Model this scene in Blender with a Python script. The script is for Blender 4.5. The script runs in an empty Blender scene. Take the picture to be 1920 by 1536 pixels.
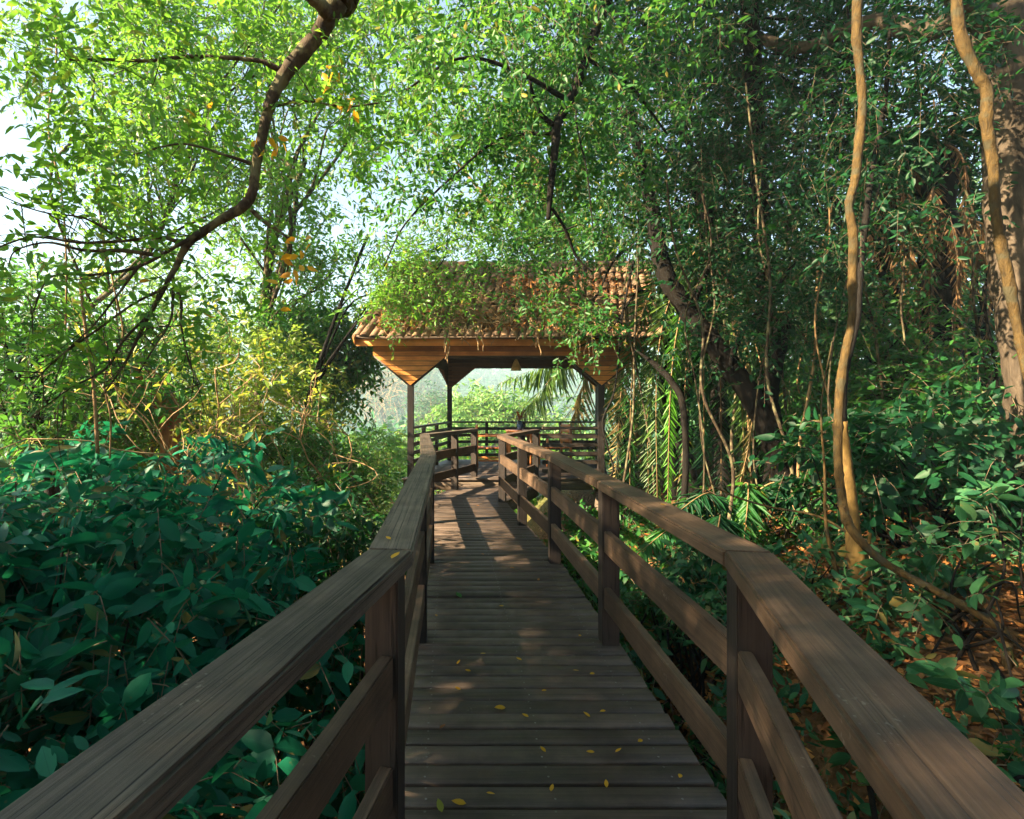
import bpy, bmesh, math
import numpy as np
from mathutils import Vector, Matrix

# ------------------------------------------------------------------ basics
sc = bpy.context.scene
C = sc.collection
R = math.radians
FPX, VX, VY, HC = 1000.0, 855.0, 755.0, 1.48      # focal length in photo pixels, vanishing point, eye height

def P(px, py, Y):
    return np.array([(px - VX) / FPX * Y, Y, HC - (py - VY) / FPX * Y])

def ss(a, b, x):
    t = np.clip((np.asarray(x, float) - a) / (b - a), 0, 1)
    return t * t * (3 - 2 * t)

def gz(x, y):
    x = np.asarray(x, float); y = np.asarray(y, float)
    near = 1 - ss(13, 34, y)
    z = -2.35 + (1.7 * ss(.8, 3.2, x) + .28 * np.clip(x - 3.2, 0, 14)) * near
    z = z - .04 * np.clip(-x, 0, 20) * near
    z = z - 11 * ss(12, 48, y) - 12 * ss(50, 160, y) + 62 * ss(190, 680, y) + 22 * ss(60, 320, -x + .05 * y) * ss(170, 420, y)
    z = z + .10 * np.sin(1.7 * x + .6) * np.sin(1.3 * y + .2) * ss(.6, 2, np.abs(x)) + .05 * np.sin(4.1 * x) * np.sin(3.7 * y + 1)
    z = z + 3 * np.sin(.017 * x + 1) * np.sin(.02 * y) * ss(60, 200, y)
    return z

def empty(name, loc, label=None, cat=None, group=None):
    o = bpy.data.objects.new(name, None)
    o.empty_display_size = .2
    o.location = Vector([float(v) for v in loc])
    C.objects.link(o)
    tag(o, label, cat, group)
    return o

def tag(o, label=None, cat=None, group=None, kind=None):
    if label: o['label'] = label
    if cat: o['category'] = cat
    if group: o['group'] = group
    if kind: o['kind'] = kind
    return o

def link(name, me, parent=None, world=None):
    o = bpy.data.objects.new(name, me)
    C.objects.link(o)
    if world is not None: o.matrix_basis = world
    if parent is not None:
        o.parent = parent
        p = parent; off = Vector((0, 0, 0))
        M = Matrix.Identity(4)
        chain = []
        while p is not None:
            chain.append(p); p = p.parent
        for p in reversed(chain):
            M = M @ p.matrix_parent_inverse @ p.matrix_basis
        o.matrix_parent_inverse = M.inverted()
    return o

# ------------------------------------------------------------------ mesh from numpy
def mesh_np(name, V, faces, mats, mat_idx=None, uv=None, smooth=False):
    """V (n,3); faces = list of int arrays (m,k); mat_idx = list (one per face array); uv (n,2) per vertex"""
    me = bpy.data.meshes.new(name)
    V = np.ascontiguousarray(V, dtype=np.float32)
    me.vertices.add(len(V)); me.vertices.foreach_set('co', V.ravel())
    faces = [np.asarray(f, dtype=np.int32) for f in faces if len(f)]
    idx = np.concatenate([f.ravel() for f in faces])
    tot = np.concatenate([np.full(len(f), f.shape[1], np.int32) for f in faces])
    start = np.concatenate([[0], np.cumsum(tot)[:-1]]).astype(np.int32)
    me.loops.add(len(idx)); me.loops.foreach_set('vertex_index', idx)
    me.polygons.add(len(tot)); me.polygons.foreach_set('loop_start', start)
    if mat_idx is not None:
        mi = np.concatenate([np.full(len(f), m, np.int32) for f, m in zip(faces, mat_idx)])
        me.polygons.foreach_set('material_index', mi)
    if smooth:
        me.polygons.foreach_set('use_smooth', np.ones(len(tot), bool))
    if uv is not None:
        l = me.uv_layers.new(name='UVMap')
        l.data.foreach_set('uv', np.asarray(uv, np.float32)[idx].ravel())
    for m in (mats if isinstance(mats, (list, tuple)) else [mats]):
        me.materials.append(m)
    me.update(calc_edges=True); me.validate()
    return me

class MB:
    """collects raw vertices and faces of several shapes into one mesh"""
    def __init__(s): s.V = []; s.F = {}; s.n = 0; s.UV = []
    def add(s, V, F, mi=0, uv=None):
        V = np.asarray(V, float).reshape(-1, 3)
        for f in (F if isinstance(F, list) and len(F) and isinstance(F[0], np.ndarray) and F[0].ndim == 2 else [np.asarray(F)]):
            f = np.asarray(f)
            s.F.setdefault((f.shape[1], mi), []).append(f + s.n)
        s.V.append(V); s.n += len(V)
        s.UV.append(np.zeros((len(V), 2)) if uv is None else uv)
    def mesh(s, name, mats, smooth=False):
        keys = list(s.F)
        return mesh_np(name, np.concatenate(s.V), [np.concatenate(s.F[k]) for k in keys], mats,
                       [k[1] for k in keys], np.concatenate(s.UV), smooth)
    def tube(s, path, rad, k=8, mi=0, wob=0.0, rng=None, caps=True):
        path = np.asarray(path, float); n = len(path)
        rad = np.broadcast_to(np.asarray(rad, float), (n,))
        T = np.gradient(path, axis=0); T /= np.linalg.norm(T, axis=1)[:, None] + 1e-9
        ref = np.array([0.31, 0.95, 0.1]); 
        if abs(T[0] @ ref) > .9: ref = np.array([1., 0, 0])
        A = np.cross(T, ref); A /= np.linalg.norm(A, axis=1)[:, None] + 1e-9
        B = np.cross(T, A)
        th = np.arange(k) / k * 2 * np.pi
        rr = rad[:, None] * np.ones(k)[None]
        if wob and rng is not None: rr = rr * (1 + wob * rng.normal(size=(n, k)))
        V = path[:, None] + rr[..., None] * (np.cos(th)[None, :, None] * A[:, None] + np.sin(th)[None, :, None] * B[:, None])
        i = np.arange(n - 1)[:, None] * k; j = np.arange(k)[None]; j2 = (j + 1) % k
        F = np.stack([i + j, i + j2, i + k + j2, i + k + j], -1).reshape(-1, 4)
        V = V.reshape(-1, 3)
        uv = np.stack([np.tile(th / 6.283, n), np.repeat(np.arange(n) / n, k)], -1)
        if caps and k > 3:
            V = np.concatenate([V, path[:1], path[-1:]]); c0 = n * k; uv = np.concatenate([uv, np.zeros((2, 2))])
            f1 = np.stack([np.full(k, c0), j2[0], j[0]], -1)
            f2 = np.stack([np.full(k, c0 + 1), (n - 1) * k + j[0], (n - 1) * k + j2[0]], -1)
            s.add(V, [F, np.concatenate([f1, f2])], mi, uv)
        else:
            s.add(V, [F], mi, uv)
    def box(s, lo, hi, mi=0):
        x0, y0, z0 = lo; x1, y1, z1 = hi
        V = [(x0,y0,z0),(x1,y0,z0),(x1,y1,z0),(x0,y1,z0),(x0,y0,z1),(x1,y0,z1),(x1,y1,z1),(x0,y1,z1)]
        s.add(V, np.array([(0,3,2,1),(4,5,6,7),(0,1,5,4),(1,2,6,5),(2,3,7,6),(3,0,4,7)]), mi)
    def prism(s, poly, z0, z1, mi=0):
        n = len(poly)
        V = [(p[0], p[1], z0) for p in poly] + [(p[0], p[1], z1) for p in poly]
        s.V.append(np.asarray(V, float)); s.UV.append(np.zeros((2 * n, 2)))
        b = s.n; s.n += 2 * n
        sd = np.array([(i, (i + 1) % n, n + (i + 1) % n, n + i) for i in range(n)]) + b
        s.F.setdefault((4, mi), []).append(sd)
        s.F.setdefault((n, mi), []).append(np.array([list(range(n))[::-1], list(range(n, 2 * n))]) + b)

def smooth_path(pts, n=8):
    """Catmull-Rom through pts (k,d)"""
    p = np.asarray(pts, float)
    p = np.concatenate([2 * p[:1] - p[1:2], p, 2 * p[-1:] - p[-2:-1]])
    out = []
    for i in range(1, len(p) - 2):
        t = np.linspace(0, 1, n, endpoint=False)[:, None]
        a, b, c, d = p[i - 1], p[i], p[i + 1], p[i + 2]
        out.append(.5 * (2 * b + (c - a) * t + (2 * a - 5 * b + 4 * c - d) * t**2 + (3 * b - a - 3 * c + d) * t**3))
    out.append(p[-2:-1])
    return np.concatenate(out)

# ------------------------------------------------------------------ materials
def newmat(name):
    m = bpy.data.materials.new(name); m.use_nodes = True
    nt = m.node_tree; nt.nodes.clear()
    return m, nt, nt.nodes, nt.links

def N(nodes, t, **kw):
    n = nodes.new(t)
    for k, v in kw.items():
        if k in n.inputs: n.inputs[k].default_value = v
        else: setattr(n, k, v)
    return n

def ramp(nodes, cols):
    r = nodes.new('ShaderNodeValToRGB'); e = r.color_ramp.elements
    while len(e) > 1: e.remove(e[-1])
    e[0].position = cols[0][0]; e[0].color = (*cols[0][1], 1)
    for p, c in cols[1:]:
        x = e.new(p); x.color = (*c, 1)
    return r

def wood(name, dark, light, island=False, scale=(1.2, 34, 34), rough=.62, bump=.35, moss=0.0, crack=True, specks=False):
    m, nt, nd, L = newmat(name)
    tc = N(nd, 'ShaderNodeTexCoord'); mp = N(nd, 'ShaderNodeMapping'); mp.inputs['Scale'].default_value = scale
    off = N(nd, 'ShaderNodeVectorMath', operation='ADD')
    if island:
        rn = N(nd, 'ShaderNodeNewGeometry').outputs['Random Per Island']
    else:
        rn = N(nd, 'ShaderNodeObjectInfo').outputs['Random']
    mul = N(nd, 'ShaderNodeMath', operation='MULTIPLY'); mul.inputs[1].default_value = 37.0
    L.new(rn, mul.inputs[0])
    L.new(tc.outputs['Object'], off.inputs[0]); L.new(mul.outputs[0], off.inputs[1])
    L.new(off.outputs[0], mp.inputs['Vector'])
    n1 = N(nd, 'ShaderNodeTexNoise', Scale=1.0, Detail=8.0, Roughness=.65, Distortion=.4)
    L.new(mp.outputs[0], n1.inputs['Vector'])
    n2 = N(nd, 'ShaderNodeTexNoise', Scale=2.2, Detail=5.0, Roughness=.6)
    L.new(off.outputs[0], n2.inputs['Vector'])
    r1 = ramp(nd, [(.28, dark), (.72, light)]); L.new(n1.outputs['Fac'], r1.inputs[0])
    # broad blotches and per-board tone
    hs = N(nd, 'ShaderNodeHueSaturation'); L.new(r1.outputs[0], hs.inputs['Color'])
    mr = N(nd, 'ShaderNodeMapRange'); mr.inputs[3].default_value = .62; mr.inputs[4].default_value = 1.38; L.new(rn, mr.inputs[0])
    mr2 = N(nd, 'ShaderNodeMapRange'); mr2.inputs[1].default_value = .3; mr2.inputs[2].default_value = .7
    mr2.inputs[3].default_value = .6; mr2.inputs[4].default_value = 1.35; L.new(n2.outputs['Fac'], mr2.inputs[0])
    mm = N(nd, 'ShaderNodeMath', operation='MULTIPLY'); L.new(mr.outputs[0], mm.inputs[0]); L.new(mr2.outputs[0], mm.inputs[1])
    L.new(mm.outputs[0], hs.inputs['Value'])
    col = hs.outputs[0]
    hgt = n1.outputs['Fac']
    if crack:
        mp2 = N(nd, 'ShaderNodeMapping'); mp2.inputs['Scale'].default_value = (scale[0] * .9, scale[1] * 2.2, scale[2] * 2.2)
        L.new(off.outputs[0], mp2.inputs['Vector'])
        n3 = N(nd, 'ShaderNodeTexNoise', Scale=1.0, Detail=2.0, Roughness=.5); L.new(mp2.outputs[0], n3.inputs['Vector'])
        r3 = ramp(nd, [(.34, (0.0, 0, 0)), (.40, (1, 1, 1))]); L.new(n3.outputs['Fac'], r3.inputs[0])
        mx = N(nd, 'ShaderNodeMix', data_type='RGBA', blend_type='MULTIPLY'); mx.inputs[0].default_value = float(crack) * .75
        L.new(col, mx.inputs[6]); L.new(r3.outputs[0], mx.inputs[7]); col = mx.outputs[2]
        ad = N(nd, 'ShaderNodeMath', operation='MULTIPLY'); L.new(n1.outputs['Fac'], ad.inputs[0]); L.new(r3.outputs[0], ad.inputs[1]); hgt = ad.outputs[0]
    if specks:
        n5 = N(nd, 'ShaderNodeTexNoise', Scale=75.0, Detail=2.0); L.new(tc.outputs['Object'], n5.inputs['Vector'])
        n6 = N(nd, 'ShaderNodeTexNoise', Scale=3.0, Detail=3.0); L.new(tc.outputs['Object'], n6.inputs['Vector'])
        m5 = N(nd, 'ShaderNodeMath', operation='MULTIPLY'); L.new(n5.outputs['Fac'], m5.inputs[0]); L.new(n6.outputs['Fac'], m5.inputs[1])
        r5 = ramp(nd, [(.42, (0, 0, 0)), (.48, (.35, .35, .35))]); L.new(m5.outputs[0], r5.inputs[0])
        mx = N(nd, 'ShaderNodeMix', data_type='RGBA'); L.new(r5.outputs[0], mx.inputs[0]); L.new(col, mx.inputs[6]); mx.inputs[7].default_value = (.30, .27, .22, 1); col = mx.outputs[2]
        n7 = N(nd, 'ShaderNodeTexNoise', Scale=6.0, Detail=6.0, Roughness=.7); L.new(off.outputs[0], n7.inputs['Vector'])
        r7 = ramp(nd, [(.35, (.45, .45, .45)), (.6, (1, 1, 1))]); L.new(n7.outputs['Fac'], r7.inputs[0])
        mx = N(nd, 'ShaderNodeMix', data_type='RGBA', blend_type='MULTIPLY'); mx.inputs[0].default_value = .7; L.new(col, mx.inputs[6]); L.new(r7.outputs[0], mx.inputs[7]); col = mx.outputs[2]
    if moss:
        n4 = N(nd, 'ShaderNodeTexNoise', Scale=5.0, Detail=6.0); L.new(off.outputs[0], n4.inputs['Vector'])
        r4 = ramp(nd, [(.52, (0, 0, 0)), (.68, (moss, moss, moss))]); L.new(n4.outputs['Fac'], r4.inputs[0])
        mx = N(nd, 'ShaderNodeMix', data_type='RGBA'); L.new(r4.outputs[0], mx.inputs[0]); L.new(col, mx.inputs[6])
        mx.inputs[7].default_value = (.07, .075, .03, 1); col = mx.outputs[2]
    bs = N(nd, 'ShaderNodeBsdfPrincipled', Roughness=rough); L.new(col, bs.inputs['Base Color'])
    bs.inputs['Specular IOR Level'].default_value = .35
    bp = N(nd, 'ShaderNodeBump', Strength=bump, Distance=.004); L.new(hgt, bp.inputs['Height']); L.new(bp.outputs[0], bs.inputs['Normal'])
    out = N(nd, 'ShaderNodeOutputMaterial'); L.new(bs.outputs[0], out.inputs[0])
    return m

def bark(name, dark, light, scale=14.0, stretch=.35, bump=.8, spots=None):
    m, nt, nd, L = newmat(name)
    tc = N(nd, 'ShaderNodeTexCoord'); mp = N(nd, 'ShaderNodeMapping'); mp.inputs['Scale'].default_value = (1, 1, stretch)
    L.new(tc.outputs['Object'], mp.inputs[0])
    n1 = N(nd, 'ShaderNodeTexNoise', Scale=scale, Detail=9.0, Roughness=.68, Distortion=.6); L.new(mp.outputs[0], n1.inputs['Vector'])
    r1 = ramp(nd, [(.3, dark), (.7, light)]); L.new(n1.outputs['Fac'], r1.inputs[0]); col = r1.outputs[0]
    if spots:
        n2 = N(nd, 'ShaderNodeTexNoise', Scale=scale * .4, Detail=5.0); L.new(tc.outputs['Object'], n2.inputs['Vector'])
        r2 = ramp(nd, [(.5, (0, 0, 0)), (.62, (1, 1, 1))]); L.new(n2.outputs['Fac'], r2.inputs[0])
        mx = N(nd, 'ShaderNodeMix', data_type='RGBA'); L.new(r2.outputs[0], mx.inputs[0]); L.new(col, mx.inputs[6]); mx.inputs[7].default_value = (*spots, 1); col = mx.outputs[2]
    bs = N(nd, 'ShaderNodeBsdfPrincipled', Roughness=.85); L.new(col, bs.inputs['Base Color'])
    bs.inputs['Specular IOR Level'].default_value = .2
    bp = N(nd, 'ShaderNodeBump', Strength=bump, Distance=.02); L.new(n1.outputs['Fac'], bp.inputs['Height']); L.new(bp.outputs[0], bs.inputs['Normal'])
    out = N(nd, 'ShaderNodeOutputMaterial'); L.new(bs.outputs[0], out.inputs[0])
    return m

def leafmat(name, cols, trans, tfac=.4, rough=.42, spec=.4, rib=None, rare=None):
    """cols: ramp colours picked per leaf; trans: colour of light coming through"""
    m, nt, nd, L = newmat(name)
    g = N(nd, 'ShaderNodeNewGeometry')
    k = len(cols)
    st = [(i / max(1, k - 1), c) for i, c in enumerate(cols)]
    if rare: st = [(p * .95, c) for p, c in st] + [(.955, rare), (1.0, tuple(v * .8 for v in rare))]
    r = ramp(nd, st); L.new(g.outputs['Random Per Island'], r.inputs[0])
    col = r.outputs[0]
    if rib:
        uv = N(nd, 'ShaderNodeUVMap'); sx = N(nd, 'ShaderNodeSeparateXYZ'); L.new(uv.outputs[0], sx.inputs[0])
        ab = N(nd, 'ShaderNodeMath', operation='ABSOLUTE'); L.new(sx.outputs[0], ab.inputs[0])
        # side veins: slanted stripes
        ma = N(nd, 'ShaderNodeMath', operation='MULTIPLY_ADD'); ma.inputs[1].default_value = -.55; L.new(ab.outputs[0], ma.inputs[0]); L.new(sx.outputs[1], ma.inputs[2])
        ml = N(nd, 'ShaderNodeMath', operation='MULTIPLY'); ml.inputs[1].default_value = 75.0; L.new(ma.outputs[0], ml.inputs[0])
        sn = N(nd, 'ShaderNodeMath', operation='SINE'); L.new(ml.outputs[0], sn.inputs[0])
        rv = ramp(nd, [(.86, (0, 0, 0)), (1.0, (.45, .45, .45))]); L.new(sn.outputs[0], rv.inputs[0])
        rr = ramp(nd, [(0.0, (1, 1, 1)), (.05, (0, 0, 0))]); L.new(ab.outputs[0], rr.inputs[0])
        mxx = N(nd, 'ShaderNodeMath', operation='MAXIMUM'); L.new(rv.outputs[0], mxx.inputs[0]); L.new(rr.outputs[0], mxx.inputs[1])
        mx = N(nd, 'ShaderNodeMix', data_type='RGBA'); L.new(mxx.outputs[0], mx.inputs[0]); L.new(col, mx.inputs[6]); mx.inputs[7].default_value = (*rib, 1); col = mx.outputs[2]
        tcn = N(nd, 'ShaderNodeTexNoise', Scale=9.0, Detail=4.0)
        hs = N(nd, 'ShaderNodeHueSaturation'); L.new(col, hs.inputs['Color'])
        mr = N(nd, 'ShaderNodeMapRange'); mr.inputs[1].default_value = .3; mr.inputs[2].default_value = .7; mr.inputs[3].default_value = .65; mr.inputs[4].default_value = 1.3
        L.new(tcn.outputs['Fac'], mr.inputs[0]); L.new(mr.outputs[0], hs.inputs['Value']); col = hs.outputs[0]
        sp = N(nd, 'ShaderNodeTexNoise', Scale=42.0, Detail=3.0); rs = ramp(nd, [(.66, (0, 0, 0)), (.72, (.8, .8, .8))]); L.new(sp.outputs['Fac'], rs.inputs[0])
        mb_ = N(nd, 'ShaderNodeMix', data_type='RGBA'); L.new(rs.outputs[0], mb_.inputs[0]); L.new(col, mb_.inputs[6]); mb_.inputs[7].default_value = (.16, .12, .04, 1); col = mb_.outputs[2]
    bs = N(nd, 'ShaderNodeBsdfPrincipled', Roughness=rough); bs.inputs['Specular IOR Level'].default_value = spec
    L.new(col, bs.inputs['Base Color'])
    tr = N(nd, 'ShaderNodeBsdfTranslucent')
    mt = N(nd, 'ShaderNodeMix', data_type='RGBA'); mt.inputs[0].default_value = .65; L.new(col, mt.inputs[6]); mt.inputs[7].default_value = (*trans, 1)
    L.new(mt.outputs[2], tr.inputs[0])
    ms = N(nd, 'ShaderNodeMixShader'); ms.inputs[0].default_value = tfac
    L.new(bs.outputs[0], ms.inputs[1]); L.new(tr.outputs[0], ms.inputs[2])
    out = N(nd, 'ShaderNodeOutputMaterial'); L.new(ms.outputs[0], out.inputs[0])
    return m

def plain(name, col, rough=.6, noise=0.25, scale=20.0):
    m, nt, nd, L = newmat(name)
    tc = N(nd, 'ShaderNodeTexCoord'); n1 = N(nd, 'ShaderNodeTexNoise', Scale=scale, Detail=5.0); L.new(tc.outputs['Object'], n1.inputs['Vector'])
    r = ramp(nd, [(.3, tuple(c * (1 - noise) for c in col)), (.7, tuple(min(1, c * (1 + noise)) for c in col))]); L.new(n1.outputs['Fac'], r.inputs[0])
    bs = N(nd, 'ShaderNodeBsdfPrincipled', Roughness=rough); L.new(r.outputs[0], bs.inputs['Base Color'])
    out = N(nd, 'ShaderNodeOutputMaterial'); L.new(bs.outputs[0], out.inputs[0])
    return m

M = {}
M['deck'] = wood('deck_boards', (.044, .033, .027), (.118, .085, .066), island=True, scale=(1.8, 70, 70), rough=.55, bump=.25, crack=.3, specks=True)
M['rail'] = wood('rail_timber', (.046, .028, .018), (.128, .082, .052), scale=(1.3, 95, 95), rough=.58, bump=.35, crack=.5, specks=True)
M['rail_old'] = wood('weathered_rail', (.045, .035, .027), (.155, .120, .090), scale=(1.2, 80, 80), rough=.7, bump=.9, specks=True)
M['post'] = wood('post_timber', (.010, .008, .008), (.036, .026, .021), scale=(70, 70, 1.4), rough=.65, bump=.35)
M['beam'] = wood('under_beam', (.045, .034, .026), (.11, .08, .055), scale=(2, 24, 24), rough=.8, bump=.3)
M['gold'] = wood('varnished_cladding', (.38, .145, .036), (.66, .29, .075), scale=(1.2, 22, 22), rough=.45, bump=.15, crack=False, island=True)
M['gold_shaded'] = wood('shaded_cladding', (.07, .032, .016), (.16, .075, .034), scale=(1.2, 22, 22), rough=.6, bump=.15, crack=False, island=True)  # golden cladding again, darkened to carry the shade inside the gazebo
M['chair'] = wood('orange_chair_wood', (.42, .13, .035), (.66, .25, .075), scale=(8, 8, 8), rough=.4, bump=.1, crack=False)
M['slat'] = wood('slat_timber', (.028, .021, .017), (.07, .05, .038), scale=(1.2, 30, 30), rough=.6, bump=.2)
M['bark_br'] = bark('bark_branch', (.020, .014, .010), (.085, .062, .038), 22, .4, .9, spots=(.14, .13, .07))
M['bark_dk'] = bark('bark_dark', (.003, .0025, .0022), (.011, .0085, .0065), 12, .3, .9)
M['bark_ye'] = bark('bark_yellow', (.06, .036, .012), (.21, .135, .042), 10, .4, .5)
M['bark_big'] = bark('bark_big', (.022, .017, .013), (.125, .097, .07), 9, .22, 1.0)
M['bark_tan'] = bark('bark_tan', (.13, .08, .036), (.34, .225, .11), 20, .4, .3)
M['liana'] = bark('bark_liana', (.022, .015, .007), (.115, .074, .024), 24, .35, 1.0, spots=(.055, .048, .026))
M['stump'] = bark('bark_stump', (.15, .06, .025), (.36, .18, .07), 12, .3, .8)
M['dry'] = bark('dry_frond', (.20, .10, .045), (.46, .27, .13), 22, .3, .3)
M['twig'] = plain('twig', (.14, .10, .06), .8)
M['twig_dry'] = plain('twig_dry', (.34, .22, .11), .8)
# leaves
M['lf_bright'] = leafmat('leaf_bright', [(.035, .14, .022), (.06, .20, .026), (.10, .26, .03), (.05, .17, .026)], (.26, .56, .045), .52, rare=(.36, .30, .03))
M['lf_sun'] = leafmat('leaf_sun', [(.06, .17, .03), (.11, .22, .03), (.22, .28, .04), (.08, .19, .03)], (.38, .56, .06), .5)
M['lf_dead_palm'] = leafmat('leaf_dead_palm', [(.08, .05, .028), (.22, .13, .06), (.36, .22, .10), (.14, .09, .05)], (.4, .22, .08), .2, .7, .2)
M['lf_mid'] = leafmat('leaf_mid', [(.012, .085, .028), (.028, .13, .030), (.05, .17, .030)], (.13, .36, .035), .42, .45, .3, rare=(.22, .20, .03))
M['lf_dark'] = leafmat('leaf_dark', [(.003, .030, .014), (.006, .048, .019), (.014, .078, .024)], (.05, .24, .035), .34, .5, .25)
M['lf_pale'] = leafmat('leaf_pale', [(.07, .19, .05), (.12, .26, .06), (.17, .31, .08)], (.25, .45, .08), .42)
M['lf_yellow'] = leafmat('leaf_yellow', [(.14, .23, .035), (.30, .30, .045), (.12, .24, .035)], (.5, .5, .05), .45)
M['lf_gold'] = leafmat('leaf_gold', [(.65, .32, .02), (.72, .42, .03), (.6, .22, .02)], (.85, .42, .02), .45)
M['lf_big'] = leafmat('leaf_big', [(.002, .055, .033), (.003, .10, .060), (.010, .17, .092), (.001, .07, .044), (.006, .13, .066), (.02, .19, .10)], (.02, .28, .10), .28, .48, .22, rib=(.012, .12, .07), rare=(.13, .11, .03))
M['lf_under'] = leafmat('leaf_under', [(.006, .05, .028), (.015, .085, .038), (.035, .13, .05), (.06, .15, .06)], (.10, .3, .06), .3, .5, .22, rib=(.06, .17, .075), rare=(.22, .17, .05))
M['lf_palm'] = leafmat('leaf_palm', [(.05, .14, .035), (.09, .19, .045), (.14, .22, .06)], (.25, .40, .07), .35, .35, .5)
M['lf_palm_br'] = leafmat('leaf_palm_bright', [(.08, .28, .03), (.12, .34, .03)], (.2, .55, .03), .45, .35, .5)
M['lf_palm_old'] = leafmat('leaf_palm_old', [(.24, .19, .08), (.34, .26, .11), (.18, .19, .07)], (.35, .30, .1), .25, .5, .4)
M['lf_dead'] = leafmat('leaf_dead', [(.08, .045, .025), (.30, .12, .04), (.52, .23, .065), (.20, .09, .035), (.12, .06, .03)], (.4, .18, .05), .2, .7, .2)
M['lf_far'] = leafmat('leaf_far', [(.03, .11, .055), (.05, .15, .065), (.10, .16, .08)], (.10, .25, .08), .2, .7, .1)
M['lf_red'] = leafmat('leaf_red', [(.35, .05, .03), (.30, .10, .03), (.10, .16, .05)], (.5, .1, .03), .3)

# ------------------------------------------------------------------ leaves
T4 = dict(t=np.array([0, .45, .45, 1.]), s=np.array([0, -.5, .5, 0]), h=np.array([0, .12, .12, 0]), c=np.array([0, .2, .2, 1.]),
          f=[np.array([(0, 1, 3), (0, 3, 2)])])
T6 = dict(t=np.array([0, .28, .28, .66, .66, 1.]), s=np.array([0, -.46, .46, -.40, .40, 0]), h=np.array([0, .12, .12, .10, .10, 0]), c=np.array([0, .08, .08, .44, .44, 1.]),
          f=[np.array([(0, 1, 3, 5), (0, 5, 4, 2)])])
_t = np.array([0, .2, .45, .72, 1.]); _w = np.array([.04, .40, .5, .36, 0])
T11 = dict(t=np.array([0, .2, .45, .72, 1, .2, .45, .72, .2, .45, .72]),
           s=np.array([0, 0, 0, 0, 0, -.40, -.5, -.36, .40, .5, .36]),
           h=np.array([0, 0, 0, 0, 0, .12, .14, .10, .12, .14, .10]),
           c=np.array([0, .04, .2, .52, 1, .04, .2, .52, .04, .2, .52]),
           f=[np.array([(0, 5, 1), (0, 1, 8), (3, 7, 4), (3, 4, 10)]), np.array([(1, 5, 6, 2), (1, 2, 9, 8), (2, 6, 7, 3), (2, 3, 10, 9)])])

def nrm(a): return a / (np.linalg.norm(a, axis=-1, keepdims=True) + 1e-9)

def leaves(mb, base, d, up, Ln, Wd, T=T6, curl=.15, mi=0):
    base = np.asarray(base); n = len(base)
    if n == 0: return
    d = nrm(d); side = nrm(np.cross(d, up)); nn = np.cross(side, d)
    Ln = np.broadcast_to(Ln, (n,))[:, None, None]; Wd = np.broadcast_to(Wd, (n,))[:, None, None]
    cu = np.broadcast_to(curl, (n,))[:, None, None]
    t = T['t'][None, :, None]; s = T['s'][None, :, None]; h = T['h'][None, :, None]; c = T['c'][None, :, None]
    V = base[:, None] + d[:, None] * t * Ln + side[:, None] * s * Wd + nn[:, None] * (h * Wd - c * cu * Ln)
    k = len(T['t'])
    F = [(np.arange(n)[:, None, None] * k + f[None]).reshape(-1, f.shape[1]) for f in T['f']]
    uv = np.tile(np.stack([T['s'] * 2, T['t']], -1), (n, 1))
    mb.add(V.reshape(-1, 3), F, mi, uv)

def sprays(mb, rng, c, axis, ls, nl, Ln, T=T6, droop=.35, ratio=.42, mi=0, twig=1, tr=.004, flat=.55):
    """twigs (each a thin prism) carrying alternate leaves"""
    n = len(c); 
    if n == 0: return
    axis = nrm(axis); ls = ls * rng.uniform(.6, 1.3, n)
    up0 = nrm(np.array([0, 0, 1.]) + rng.normal(size=(n, 3)) * flat)
    side = nrm(np.cross(axis, up0)); upv = np.cross(side, axis)
    t = (np.arange(nl) + .6) / nl
    tt = np.clip(t[None] + rng.normal(size=(n, nl)) * .04, .03, 1.0)
    dz = np.array([0, 0, -1.])
    pos = c[:, None] + axis[:, None] * (ls[:, None] * tt)[..., None] + dz * (droop * ls[:, None] * tt**2)[..., None]
    sg = np.where(np.arange(nl) % 2 == 0, 1., -1.)[None, :, None]
    ld = axis[:, None] * (.45 + .6 * (tt > .9))[..., None] + side[:, None] * sg * (1 - .75 * (tt > .93))[..., None] + dz * (droop * .9 * rng.uniform(.2, 1.2, (n, nl)))[..., None] + rng.normal(size=(n, nl, 3)) * .28
    lu = upv[:, None] + rng.normal(size=(n, nl, 3)) * .45
    L1 = Ln * rng.uniform(.5, 1.2, (n, nl)) * rng.uniform(.75, 1.2, (n, 1))
    W1 = L1 * ratio * rng.uniform(.8, 1.15, (n, nl))
    leaves(mb, pos.reshape(-1, 3), ld.reshape(-1, 3), lu.reshape(-1, 3), L1.ravel(), W1.ravel(), T, rng.uniform(.0, .3, n * nl), mi)
    if twig is not None and tr > 0:
        q = np.array([0, .5, 1.])
        pts = c[:, None] + axis[:, None] * (ls[:, None] * q[None])[..., None] + dz * (droop * ls[:, None] * q[None]**2)[..., None]
        rad = tr * np.array([1, .8, .4])
        th = np.arange(3) / 3 * 2 * np.pi
        V = pts[:, :, None] + rad[None, :, None, None] * (np.cos(th)[None, None, :, None] * side[:, None, None] + np.sin(th)[None, None, :, None] * upv[:, None, None])
        b = np.arange(n)[:, None, None] * 9
        qf = np.array([(r * 3 + j, r * 3 + (j + 1) % 3, r * 3 + 3 + (j + 1) % 3, r * 3 + 3 + j) for r in range(2) for j in range(3)])
        mb.add(V.reshape(-1, 3), [(b + qf[None]).reshape(-1, 4)], twig)

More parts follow.
